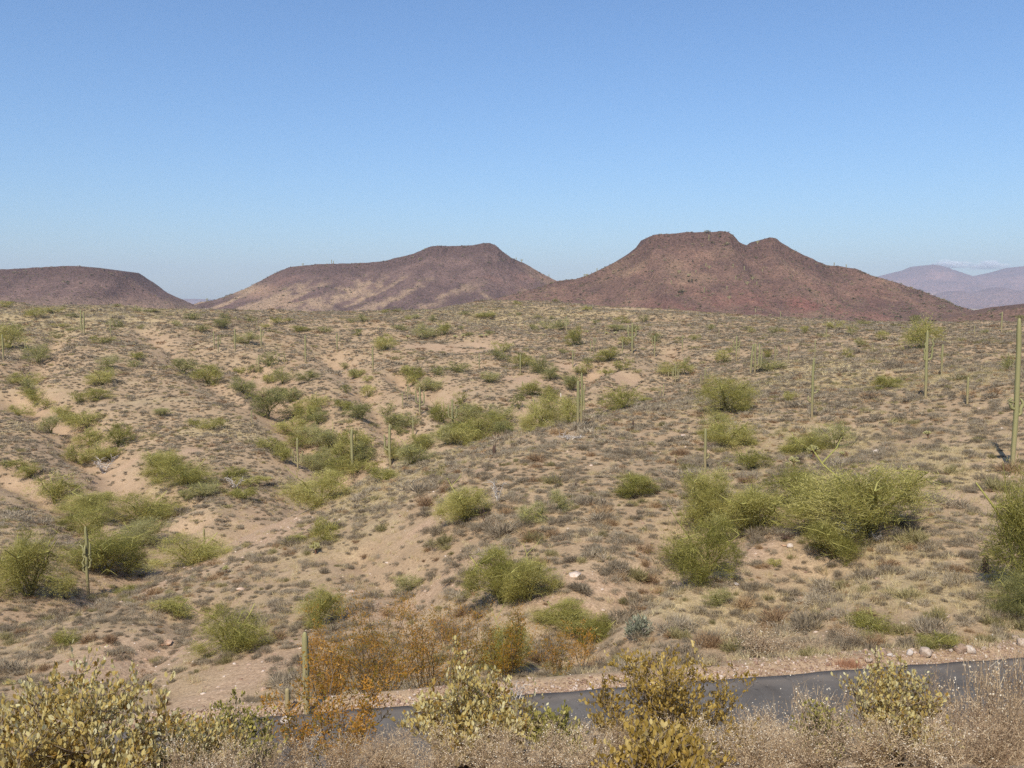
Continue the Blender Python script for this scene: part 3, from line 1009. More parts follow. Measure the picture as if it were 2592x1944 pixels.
def saguaro(name, base, h, r, arms, label, group, seed, lean=0.0):
    """arms: (start height share, azimuth, reach in trunk radii, length share)"""
    rng = np.random.default_rng(seed)
    small = h / max(base[1], 1) * FOC < 60
    ribs = 9 if small else 13
    root = link(name, None, None, tuple(base))
    root.empty_display_size = 0.3
    g = Geo()
    hh, rr = dome(6 if small else 12)
    wob = 0.012 * h * fbm(hh * 3 + seed, hh * 0, 2, seed)
    path = np.c_[hh * lean * h + wob, wob * 0.5, hh * h]
    saguaro_column(g, path, rr * r, ribs, rng)
    link('trunk', g.mesh('saguaro_trunk', M['saguaro'], False), root)
    for (s, az, reach, ln) in arms:
        g = Geo()
        ra = r * 0.72
        c, sn = math.cos(az), math.sin(az)
        x0, R = r * 0.5, r * reach
        p = [(x0, s * h)]
        for q in (0.25, 0.5, 0.75, 1.0):
            ang = q * PI / 2
            p.append((x0 + R * math.sin(ang), s * h + R * 0.7 * (1 - math.cos(ang))))
        top = s * h + R * 0.7
        for q in np.linspace(0.15, 1, 6):
            p.append((x0 + R + 0.02 * h * q * rng.normal(), top + q * ln * h))
        p = np.array(p)
        pa = np.c_[p[:, 0] * c + np.interp(p[:, 1], path[:, 2], path[:, 0]) * 0 + s * lean * h, p[:, 0] * sn, p[:, 1]]
        m = len(pa)
        rad = ra * np.r_[0.62, 0.8, 0.92, 1.0, 1.0, np.ones(m - 8), 0.92, 0.72, 0.36][:m]
        saguaro_column(g, pa, rad, 7 if small else 11, rng)
        link('arm', g.mesh('saguaro_arm', M['saguaro'], False), root)
    tag(root, label, 'saguaro', group)
    return root


def cholla(base, h, w, label, seed):
    rng = np.random.default_rng(seed)
    root = link('cholla_cactus', None, None, tuple(base))
    tr, g = Geo(), Geo()
    tr.tube([(0, 0, -0.05), (0.02, 0, 0.25 * h), (0, 0.02, 0.6 * h)], [0.09 * w, 0.08 * w, 0.05 * w], 0.4, 6)
    n = 26
    d = unit_dirs(n, rng, -0.15)
    cen = np.array([0, 0, 0.62 * h]) + d * np.array([0.36 * w, 0.36 * w, 0.34 * h]) * rng.uniform(0.5, 1, (n, 1))
    for c in cen:
        a = np.array([0, 0, 0.5 * h])
        tr.tube([a, (a + c) / 2, c], [0.04 * w, 0.03 * w, 0.03 * w], 0.6, 4)
        m = 110
        dd = unit_dirs(m, rng, -0.6)
        ax = (c - a) / (np.linalg.norm(c - a) + 1e-6)
        bp = c + ax * rng.uniform(-0.12, 0.14, (m, 1)) * w
        g.blades(bp, dd, 0.085 * w + 0.02, 0.02 * w, np.clip(0.65 + rng.normal(0, 0.2, m), 0, 1), rng)
    link('trunk', tr.mesh('cholla_trunk', M['cholla_dead'], True), root)
    link('crown', g.mesh('cholla_joints', M['cholla']), root)
    tag(root, label, 'cholla', 'pale cholla cacti')


def dead_tree(base, h, w, label, seed, mat='deadwood', flatten=1.0, cat='dead tree'):
    rng = np.random.default_rng(seed)
    root = link('dead_tree', None, None, tuple(base))
    tr, br = Geo(), Geo()
    nst = 3
    for i in range(nst):
        a = 2 * PI * i / nst + rng.uniform(-0.5, 0.5)
        p = [np.array([0, 0, -0.06])]
        for j in range(1, 7):
            q = j / 6
            p.append(np.array([0.3 * w * q * math.cos(a), 0.3 * w * q * math.sin(a), (0.72 * h * q) * flatten]) + rng.normal(0, 0.035 * w, 3) * np.array([1, 1, 0.5]))
        p = np.array(p)
        tr.tube(p, np.linspace(0.055, 0.02, 7) * max(w, h) * 0.6, rng.uniform(0.3, 0.8), 6)
        for j in range(2, 7):
            for k in range(2):
                d = unit_dirs(1, rng, 0.05)[0] * np.array([1, 1, 0.9 * flatten + 0.1])
                L = 0.3 * max(w, h) * rng.uniform(0.5, 1.1)
                q1 = p[j] + d * L * 0.5 + rng.normal(0, 0.03 * w, 3)
                q2 = p[j] + d * L + rng.normal(0, 0.06 * w, 3)
                br.tube([p[j], q1, q2], [0.014 * w, 0.01 * w, 0.004 * w], rng.uniform(0.3, 1), 4)
                for _ in range(2):
                    d3 = d + rng.normal(0, 0.6, 3)
                    br.tube([q1, q1 + d3 * L * 0.25, q1 + d3 * L * 0.45 + rng.normal(0, 0.03 * w, 3)], [0.007 * w, 0.005 * w, 0.003 * w], rng.uniform(0.4, 1), 3)
    link('trunk', tr.mesh('dead_trunk', M[mat], True), root)
    link('branches', br.mesh('dead_branches', M[mat], True), root)
    tag(root, label, cat, None)


def creosote(base, h, w, label, seed, nstem=16, leafn=34, dens=1.0):
    """vase of thin stems with small leaves towards the ends"""
    rng = np.random.default_rng(seed)
    root = link('creosote_bush', None, None, tuple(base))
    st, lf = Geo(), Geo()
    for i in range(nstem):
        a = 2 * PI * i / nstem + rng.uniform(-0.3, 0.3)
        lean = rng.uniform(0.08, 0.56) * w
        hh = h * rng.uniform(0.7, 1.0) * (1 - 0.2 * lean / w)
        p = []
        for j in range(8):
            q = j / 7
            p.append(np.array([lean * q ** 0.9 * math.cos(a), lean * q ** 0.9 * math.sin(a), hh * q]) + rng.normal(0, 0.02 * w, 3) * (q > 0) * np.array([1, 1, 0.3]))
        p = np.array(p)
        st.tube(p, np.linspace(0.014, 0.004, 8) * (0.6 + 0.4 * h / 2), rng.uniform(0.2, 0.9), 4)
        for j in range(3, 8):
            for k in range(int(rng.integers(2, 5))):
                d = unit_dirs(1, rng, 0.1)[0]
                L = rng.uniform(0.10, 0.26) * h * 0.6
                e = p[j] + d * L
                st.tube([p[j], (p[j] + e) / 2 + rng.normal(0, 0.012, 3), e], [0.004, 0.003, 0.002], rng.uniform(0.2, 0.9), 3)
                n = int(leafn * rng.uniform(0.3, 1.5) * dens)
                if n < 2:
                    continue
                q = rng.uniform(0.25, 1.15, n)[:, None]
                b = p[j] + (e - p[j]) * q + rng.normal(0, 0.045 * h * 0.6, (n, 3))
                ct = rng.uniform(0.2, 0.85)
                lf.blades(b, rng.normal(0, 1, (n, 3)) + d + np.array([0, 0, 0.5]), rng.uniform(0.035, 0.08, n), rng.uniform(0.014, 0.03, n), np.clip(ct + rng.normal(0, 0.17, n), 0, 1), rng)
    link('stems', st.mesh('creosote_stems', M['creo_stem'], True), root)
    link('foliage', lf.mesh('creosote_foliage', M['creosote']), root)['kind'] = 'stuff'
    tag(root, label, 'creosote', 'creosote bushes by the road')


LEAF_LIB = {}


def jojoba(base, h, w, label, seed, mat='jojoba', nl=1500, nobj=240, ll=0.038, spray=0.0, dz=1.0):
    """round bush of upright oval leaves; the leaves that show largest are pieces of their own"""
    rng = np.random.default_rng(seed)
    root = link('jojoba_bush', None, None, tuple(base))
    st = Geo()
    ends = []
    nst = 34
    for i in range(nst):
        a = 2 * PI * i / nst + rng.uniform(-0.4, 0.4)
        lean = math.sqrt(rng.uniform(0.01, 0.25)) * w
        hh = h * rng.uniform(0.6, 0.94) * math.sqrt(max(0.25, 1 - (lean / (0.56 * w)) ** 2))
        if spray and rng.uniform() < spray:
            hh *= 1.25
        p = [np.array([lean * q ** 0.8 * math.cos(a), lean * q ** 0.8 * math.sin(a), hh * q]) + rng.normal(0, 0.02 * w, 3) * (q > 0) for q in np.linspace(0, 1, 7)]
        p = np.array(p)
        st.tube(p, np.linspace(0.011, 0.003, 7), rng.uniform(0.3, 0.9), 4)
        for j in range(2, 7):
            for k in range(4):
                d = unit_dirs(1, rng, 0.0)[0]
                L = rng.uniform(0.08, 0.2) * w
                e = p[j] + d * L + np.array([0, 0, 0.03])
                st.tube([p[j], (p[j] + e) / 2 + rng.normal(0, 0.01, 3), e], [0.004, 0.003, 0.0015], rng.uniform(0.3, 1), 3)
                ends.append((p[j], e))
        ends.append((p[4], p[6]))
    ends = np.array(ends)
    k = rng.integers(0, len(ends), nl)
    q = rng.uniform(0.15, 1.05, nl)[:, None]
    b = ends[k, 0] + (ends[k, 1] - ends[k, 0]) * q + rng.normal(0, 0.012, (nl, 3))
    b[:, 2] = np.maximum(b[:, 2], 0.02)
    az = ends[k, 1] - ends[k, 0]
    az /= np.linalg.norm(az, axis=1, keepdims=True) + 1e-6
    d = az * 0.6 + rng.normal(0, 0.45, (nl, 3)) + np.array([0, 0, 0.8 * dz])
    L = ll * rng.uniform(0.45, 1.35, nl)
    ctone = rng.normal(0, 0.14, len(ends))[k]
    tone = np.clip(0.55 + ctone + rng.normal(0, 0.18, nl), 0, 1)
    # nearest to the viewer and highest show largest
    vis = -b[:, 1] * 0.9 + b[:, 2] * 1.0 + rng.normal(0, 0.05, nl)
    order = np.argsort(-vis)
    one, rest = order[:nobj], order[nobj:]
    g = Geo()
    g.leaves(b[rest], d[rest], L[rest], L[rest] * 0.62, tone[rest], rng)
    link('stems', st.mesh('jojoba_stems', M['creo_stem'], True), root)
    link('foliage', g.mesh('jojoba_foliage', M[mat]), root)['kind'] = 'stuff'
    if mat not in LEAF_LIB:
        LEAF_LIB[mat] = []
        for t in np.linspace(0.12, 0.95, 10):
            gg = Geo()
            gg.leaves(np.zeros((1, 3)), np.array([[0.12, 0, 1.0]]), 1.0, 0.62, float(t), np.random.default_rng(int(t * 100)))
            LEAF_LIB[mat].append(gg.mesh('jojoba_leaf', M[mat]))
    for i in one:
        me = LEAF_LIB[mat][int(np.clip(tone[i] * 10, 0, 9))]
        o = bpy.data.objects.new('leaf', me)
        COL.objects.link(o)
        o.parent = root
        qd = Vector(d[i]).to_track_quat('Z', 'Y') @ Matrix.Rotation(rng.uniform(0, 2 * PI), 3, 'Z').to_quaternion()
        o.matrix_local = Matrix.LocRotScale(Vector(b[i]), qd, Vector((L[i],) * 3))
    tag(root, label, 'jojoba', 'jojoba bushes on the near bank')


def dry_bush_meshes(seed, n=520, white=0.12):
    rng = np.random.default_rng(seed)
    st, tw = Geo(), Geo()
    ends = []
    for i in range(22):
        a, lean = rng.uniform(0, 2 * PI), rng.uniform(0.04, 0.46)
        hh = rng.uniform(0.55, 0.95) * (1 - 0.5 * lean)
        p = np.array([np.array([lean * q * math.cos(a), lean * q * math.sin(a), hh * q ** 0.85]) + rng.normal(0, 0.015, 3) * (q > 0) for q in np.linspace(0, 1, 6)])
        st.tube(p, np.linspace(0.007, 0.002, 6), rng.uniform(0.1, 0.6), 3)
        ends += [p[j] for j in range(1, 6)]
    ends = np.array(ends)
    k = rng.integers(0, len(ends), n)
    b = ends[k] + rng.normal(0, 0.05, (n, 3))
    b[:, 2] = np.maximum(b[:, 2], 0)
    d = (ends[k] - np.array([0, 0, 0.1])) * 0.8 + rng.normal(0, 0.4, (n, 3)) + np.array([0, 0, 0.5])
    tw.blades(b, d, rng.uniform(0.08, 0.24, n), rng.uniform(0.003, 0.007, n), np.clip(rng.normal(0.45, 0.2, n), 0, 0.85), rng)
    m = int(n * 1.6)
    k = rng.integers(0, n, m)
    bb = b[k] + (d / np.linalg.norm(d, axis=1, keepdims=True))[k] * rng.uniform(0.02, 0.16, (m, 1)) + rng.normal(0, 0.015, (m, 3))
    tn = np.where(rng.uniform(size=m) < white, 1.0, np.clip(rng.normal(0.55, 0.2, m), 0, 0.9))
    tw.leaves(bb, rng.normal(0, 1, (m, 3)), 0.017, 0.012, tn, rng)
    return st.mesh('dry_stems', M['dry'], True), tw.mesh('dry_twigs', M['dry'])

# ================================================================== build: the setting
build_land()
build_road()
MS = {}
MS['left'] = mesa('mesa', SIL_L, 1150, 1.0, 330, 6, 201, M['mesa_mid'], 'low flat-topped dark brown mesa at the far left of the skyline', tint_l)
MS['mid'] = mesa('mesa', SIL_M, 1350, 1.0, 400, 7, 301, M['mesa_mid'], 'dark stepped mesa with tan scree streaks in the middle of the skyline', tint_m)
MS['right'] = mesa('mesa', SIL_R, 960, 1.0, 330, 8, 403, M['mesa_right'], 'tallest reddish brown mesa with flat cap and a small knob beside it', tint_r)
MS['dark'] = mesa('hill', SIL_D, 640, 1.0, 200, 0, 507, M['mesa_right'], 'low dark hill behind the tall saguaro', tint_d, 100)
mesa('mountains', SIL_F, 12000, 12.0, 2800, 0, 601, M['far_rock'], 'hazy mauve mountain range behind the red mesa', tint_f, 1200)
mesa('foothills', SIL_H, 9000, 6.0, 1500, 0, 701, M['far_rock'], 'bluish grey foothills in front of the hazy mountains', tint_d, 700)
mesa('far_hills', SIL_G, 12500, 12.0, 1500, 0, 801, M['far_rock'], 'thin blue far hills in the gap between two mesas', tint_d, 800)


def build_cloud():
    m, nt = new_mat('cloud_vapour')
    out = nd(nt, 'ShaderNodeOutputMaterial')
    tc = nd(nt, 'ShaderNodeTexCoord')
    dif = nd(nt, 'ShaderNodeBsdfDiffuse')
    dif.inputs['Color'].default_value = (0.95, 0.95, 0.95, 1)
    trl = nd(nt, 'ShaderNodeBsdfTranslucent')
    trl.inputs['Color'].default_value = (0.95, 0.95, 0.95, 1)
    body = nd(nt, 'ShaderNodeMixShader')
    body.inputs[0].default_value = 0.35
    nt.links.new(dif.outputs[0], body.inputs[1])
    nt.links.new(trl.outputs[0], body.inputs[2])
    clear = nd(nt, 'ShaderNodeBsdfTransparent')
    mx = nd(nt, 'ShaderNodeMixShader')
    nz = noise(nt, tc.outputs['Object'], 1.6, 5, 0.65)
    nt.links.new(math_n(nt, 'MULTIPLY', math_n(nt, 'SUBTRACT', nz, 0.32), 1.1, True), mx.inputs[0])
    nt.links.new(clear.outputs[0], mx.inputs[1])
    nt.links.new(body.outputs[0], mx.inputs[2])
    nt.links.new(mx.outputs[0], out.inputs['Surface'])
    import bmesh
    root = link('cloud', None, None, tuple(at(2450, 670, 30000)))
    bm = bmesh.new()
    bmesh.ops.create_icosphere(bm, subdivisions=3, radius=1.0)
    for v in bm.verts:
        c = v.co
        v.co = c * (1 + 0.28 * float(fbm(c.x * 1.7 + 5, c.y * 1.7 + c.z * 2.3, 3, 31)))
    for f in bm.faces:
        f.smooth = True
    me = bpy.data.meshes.new('cloud_puff')
    bm.to_mesh(me)
    bm.free()
    me.materials.append(m)
    rng = np.random.default_rng(77)
    k = 30000 / FOC
    for i in range(34):
        if i < 14:
            px, py, rx, rz = rng.normal(2404, 20), rng.normal(668, 3.2), rng.uniform(14, 30), rng.uniform(3.5, 7.5)
        elif i < 24:
            px, py, rx, rz = rng.normal(2508, 13), rng.normal(667, 3.0), rng.uniform(10, 22), rng.uniform(3, 7)
        else:
            px, py, rx, rz = rng.uniform(2400, 2530), rng.normal(675, 2.5), rng.uniform(25, 50), rng.uniform(3, 6)
        p = at(px, py, 30000 + rng.uniform(-600, 600)) - np.array(root.location)
        link('puff', me, root, tuple(p), (0, 0, float(rng.uniform(-0.3, 0.3))), (rx * k, rx * k * 0.7, rz * k))
    tag(root, 'small white cloud wisp above the hazy mountains', 'cloud')


def build_haze():
    x, y0, y1, z0, z1 = 12500, -1700, 15500, -120, 600
    vs = [(sx, sy, sz) for sx in (-x, x) for sy in (y0, y1) for sz in (z0, z1)]
    fs = [(0, 1, 3, 2), (4, 6, 7, 5), (0, 4, 5, 1), (2, 3, 7, 6), (0, 2, 6, 4), (1, 5, 7, 3)]
    me = bpy.data.meshes.new('haze')
    me.from_pydata(vs, [], fs)
    m, nt = new_mat('haze_air')
    out = nd(nt, 'ShaderNodeOutputMaterial')
    v = nd(nt, 'ShaderNodeVolumePrincipled')
    v.inputs['Color'].default_value = (0.82, 0.89, 1.0, 1)
    v.inputs['Density'].default_value = 0.00007
    v.inputs['Anisotropy'].default_value = 0.0
    nt.links.new(v.outputs[0], out.inputs['Volume'])
    me.materials.append(m)
    tag(link('haze', me), 'thin pale blue haze over the whole desert', 'haze', None, 'stuff')


build_cloud()
build_haze()

# ------------------------------------------------------------------ ground cover meshes
NEAR_SH = [shrub_mesh('bursage', 100 + i, 520, 0.020, M['bursage'], 5 + i) for i in range(4)]
MID_SH = [shrub_mesh('bursage', 120 + i, 190, 0.050, M['bursage'], 5 + i) for i in range(4)]
FAR_SH = [shrub_mesh('bursage', 140 + i, 84, 0.115, M['bursage'], 4 + i) for i in range(3)]
GRASS_ME = [grass_mesh('grass_tuft', 160 + i, 60, 0.014, M['straw']) for i in range(3)]
GRASS_FAR = [grass_mesh('grass_tuft', 170 + i, 24, 0.05, M['straw']) for i in range(2)]
STONES = [rock_mesh('stone', 180 + i, M['gravel'], 1) for i in range(5)]
MESA_SH = [shrub_mesh('mesa_shrub', 190 + i, 40, 0.16, M['mesa_scrub'], 4 + i, 0.9) for i in range(3)]

NEAR_OWN = NEAR_SH
EX = [(M['brownbrush'], 300), (M['olivebrush'], 320)]
C_NEAR = lib('bursage_near', NEAR_SH + [shrub_mesh('brush', sd + i, 520, 0.018, mt, 7 + i, 0.85) for mt, sd in EX for i in range(2)])
NEAR_OWN = NEAR_SH + [C_NEAR.objects[4].data, C_NEAR.objects[6].data]
C_MID = lib('bursage_mid', MID_SH + [shrub_mesh('brush', sd + 5 + i, 190, 0.046, mt, 7 + i, 0.85) for mt, sd in EX for i in range(2)])
C_FAR = lib('bursage_far', FAR_SH + [shrub_mesh('brush', sd + 9, 84, 0.10, mt, 6, 0.85) for mt, sd in EX])
C_GR = lib('grass_near', GRASS_ME)
C_GF = lib('grass_far', GRASS_FAR)
C_ST = lib('stones', STONES)
C_MS = lib('mesa_shrubs', MESA_SH)


def jitter(d0, d1, cell, seed, ulim=0.66):
    """points about one cell apart over the wedge of land between two distances"""
    rng = np.random.default_rng(seed)
    xs = np.arange(-ulim * d1, ulim * d1, cell)
    ys = np.arange(d0, d1, cell)
    X, Y = np.meshgrid(xs, ys)
    X = X + rng.uniform(-0.5, 0.5, X.shape) * cell
    Y = Y + rng.uniform(-0.5, 0.5, Y.shape) * cell
    ok = (np.abs(X) < ulim * Y) & (Y > d0) & (Y < d1)
    return X[ok], Y[ok], rng


def kind_pick(rg, X, Y, n0, n1):
    """mostly bursage, with drifts of brown and olive brush"""
    q = rg.integers(0, n0, len(X))
    other = rg.uniform(size=len(X)) < 0.10 + 0.45 * np.maximum(0, fbm(X / 11, Y / 11, 3, 88))
    return np.where(other, n0 + rg.integers(0, n1, len(X)), q)


def in_view(P):
    px, py, _ = proj(P)
    return (px > -30) & (px < 2622) & (py < 1990)


def sees(p):
    """is the spot in plain sight of the viewer"""
    t = np.linspace(0.12, 0.985, 60)
    q = np.asarray(p)[None] * t[:, None]
    return bool((q[:, 2] + 0.0 > land_z(q[:, 0], q[:, 1]) - 0.05).all())


X, Y, rg = jitter(25.5, 74, 0.60, 1001)
keep = (Y - road_far(X)) > 1.4
X, Y = X[keep], Y[keep]
den = 0.86 - 0.66 * patch(X, Y, BARE_W) + 0.9 * fbm(X / 7, Y / 7, 3, 71)
keep = rg.uniform(size=len(X)) < den
X, Y = X[keep], Y[keep]
Pn = np.c_[X, Y, land_z(X, Y)]
Sn = np.exp(rg.normal(math.log(0.50), 0.50, len(X)))
# the 300 shrubs that show largest are plants of their own
big = Sn / Y * in_view(Pn)
order = np.argsort(-big)
own = []
for i in order:
    if len(own) >= 290 or big[i] <= 0:
        break
    if sees(Pn[i] + np.array([0, 0, 0.25 * Sn[i]])):
        own.append(i)
for i in own:
    o = link('bursage_shrub', NEAR_OWN[i % 6], None, tuple(Pn[i]), (0, 0, float(rg.uniform(0, 6.28))), (float(Sn[i]),) * 2 + (float(Sn[i] * rg.uniform(0.75, 1.05)),))
    kd = ('grey-brown', 'grey-brown', 'grey-brown', 'grey-brown', 'rusty brown', 'olive')[i % 6]
    sz = 'mid-sized' if Sn[i] < 1.0 else 'wide'
    ppx, ppy, _ = proj(Pn[i])
    where = 'below the green bush' if ppx < 640 else 'near the brown creosotes' if ppx < 1500 else 'above the dark asphalt bend' if ppx < 2000 else 'above the white boulders'
    tag(o, '%s %s twiggy shrub on the slope %s' % (sz, kd, where), 'shrub', '%s %s shrubs %s' % (sz, kd, where))
rest = np.setdiff1d(np.arange(len(X)), own)
n = len(rest)
tag(scatter('shrub_cover', C_NEAR, Pn[rest], rg.uniform(0, 6.28, n), np.c_[Sn[rest], Sn[rest], Sn[rest] * rg.uniform(0.7, 1.05, n)], kind_pick(rg, X[rest], Y[rest], 4, 4)),
    'grey-brown low scrub covering the near slope', 'scrub', None, 'stuff')

X, Y, rg = jitter(74, 190, 0.78, 1002)
den = 0.95 - 0.9 * patch(X, Y, BARE_W) - 0.25 * gully_depth(X, Y) + 0.8 * fbm(X / 16, Y / 16, 3, 72)
keep = rg.uniform(size=len(X)) < den
X, Y = X[keep], Y[keep]
n = len(X)
S = np.exp(rg.normal(math.log(0.72), 0.42, n))
tag(scatter('scrub_cover', C_MID, np.c_[X, Y, land_z(X, Y)], rg.uniform(0, 6.28, n), np.c_[S, S, S * rg.uniform(0.6, 1.0, n)], kind_pick(rg, X, Y, 4, 4)),
    'grey-brown low scrub over the middle slopes and the wash', 'scrub', None, 'stuff')
X, Y, rg = jitter(190, 500, 1.18, 1003)
den = 0.98 - 0.9 * patch(X, Y, BARE_W) - 0.2 * gully_depth(X, Y) + 0.7 * fbm(X / 40, Y / 40, 3, 73)
keep = rg.uniform(size=len(X)) < den
X, Y = X[keep], Y[keep]
n = len(X)
S = np.exp(rg.normal(math.log(1.05), 0.42, n))
tag(scatter('far_scrub_cover', C_FAR, np.c_[X, Y, land_z(X, Y)], rg.uniform(0, 6.28, n), np.c_[S, S, S * rg.uniform(0.5, 0.85, n)], kind_pick(rg, X, Y, 3, 2)),
    'grey-brown scrub speckling the far slopes below the mesas', 'scrub', None, 'stuff')

# straw grass
X, Y, rg = jitter(25.3, 120, 0.62, 1004)
s = Y - road_far(X)
den = 0.22 + 0.95 * patch(X, Y, GRASS_W) - 0.25 * patch(X, Y, BARE_W) + 0.35 * np.maximum(0, fbm(X / 9, Y / 9, 3, 74)) + 0.5 * (np.abs(s - 1.5) < 0.8)
keep = (rg.uniform(size=len(X)) < den) & (s > 0.7)
X, Y = X[keep], Y[keep]
n = len(X)
S = rg.uniform(0.5, 1.0, n)
tag(scatter('grass', C_GR, np.c_[X, Y, land_z(X, Y)], rg.uniform(0, 6.28, n), np.c_[S, S, S * 0.8], rg.integers(0, 3, n)),
    'dry straw-coloured grass between the shrubs', 'grass', None, 'stuff')
X, Y, rg = jitter(120, 440, 1.6, 1005)
den = 0.04 + 0.8 * patch(X, Y, GRASS_W) + 0.35 * np.maximum(0, fbm(X / 30, Y / 30, 3, 75))
keep = rg.uniform(size=len(X)) < den
X, Y = X[keep], Y[keep]
n = len(X)
S = rg.uniform(0.9, 1.7, n)
tag(scatter('far_grass', C_GF, np.c_[X, Y, land_z(X, Y)], rg.uniform(0, 6.28, n), np.c_[S * 1.3, S * 1.3, S * 0.6], rg.integers(0, 2, n)),
    'straw-coloured grass on the far slopes', 'grass', None, 'stuff')

# stones: the gravel shoulder and the rubble of the bare slopes
rg = np.random.default_rng(1006)
X = rg.uniform(-20, 26, 9000)
s = np.abs(rg.normal(0.0, 0.9, 9000)) * np.where(X > 6, 0.85, 0.4) + 0.08
Y = road_far(X) + s
S = np.exp(rg.normal(math.log(0.05), 0.5, 9000))
tag(scatter('gravel', C_ST, np.c_[X, Y, land_z(X, Y) + 0.01], rg.uniform(0, 6.28, 9000), np.c_[S, S, S], rg.integers(0, 5, 9000), rg.uniform(-0.4, 0.4, (9000, 2))),
    'pinkish gravel and small stones along the far road edge', 'gravel', None, 'stuff')
X, Y, rg = jitter(25.4, 80, 0.42, 1007)
den = 0.14 + 0.6 * patch(X, Y, BARE_W) + 0.3 * np.maximum(0, fbm(X / 6, Y / 6, 3, 76))
keep = (rg.uniform(size=len(X)) < den) & ((Y - road_far(X)) > 2.0)
X, Y = X[keep], Y[keep]
n = len(X)
S = np.exp(rg.normal(math.log(0.085), 0.65, n))
tag(scatter('slope_gravel', C_ST, np.c_[X, Y, land_z(X, Y)], rg.uniform(0, 6.28, n), np.c_[S, S, S * 0.7], rg.integers(0, 5, n), rg.uniform(-0.3, 0.3, (n, 2))),
    'small stones strewn over the bare slope', 'gravel', None, 'stuff')

# scrub on the mesas
pts, scs = [], []
rg = np.random.default_rng(1008)
for key, cell in (('left', 4.2), ('mid', 4.4), ('right', 3.5), ('dark', 4.0)):
    mx, my, mz, mt = MS[key]
    ok = (mt > -20) & (mz > -42)
    p = np.c_[mx[ok], my[ok], mz[ok]]
    dx = abs(mx[0, 1] - mx[0, 0])
    area = dx * 3.0
    k = rg.uniform(size=len(p)) < area / cell ** 2 * (0.7 + 0.9 * np.maximum(0, fbm(p[:, 0] / 35, p[:, 1] / 35, 3, 79)))
    p = p[k]
    pts.append(p)
    scs.append(np.exp(rg.normal(math.log(1.7), 0.45, len(p))))
for key, ymin in (('left', 20), ('mid', 20), ('right', 20)):     # taller shrubs along the skylines
    mx, my, mz, mt = MS[key]
    row = int(np.argmin(np.abs(mt[:, 0] - 1.0)))
    k = rg.uniform(size=mx.shape[1]) < 0.22
    pts.append(np.c_[mx[row, k], my[row, k], mz[row, k]])
    scs.append(rg.uniform(2.0, 4.2, int(k.sum())))
p, S = np.concatenate(pts), np.concatenate(scs)
n = len(p)
p = p + rg.normal(0, 0.8, (n, 3)) * np.array([1, 1, 0])
tag(scatter('mesa_scrub_cover', C_MS, p - np.array([0, 0, 0.1]), rg.uniform(0, 6.28, n), np.c_[S, S, S * rg.uniform(0.6, 1.0, n)], rg.integers(0, 3, n)),
    'dark olive scrub dotting the mesa slopes', 'scrub', None, 'stuff')
#PLACEMENT

# ================================================================== build: plants one by one
ZS = 0.3906
ORG = {1: (0, 560), 2: (864, 560), 3: (1728, 560), 4: (0, 900), 5: (864, 900), 6: (1728, 900), 7: (0, 1400), 8: (864, 1400), 9: (1728, 1400)}
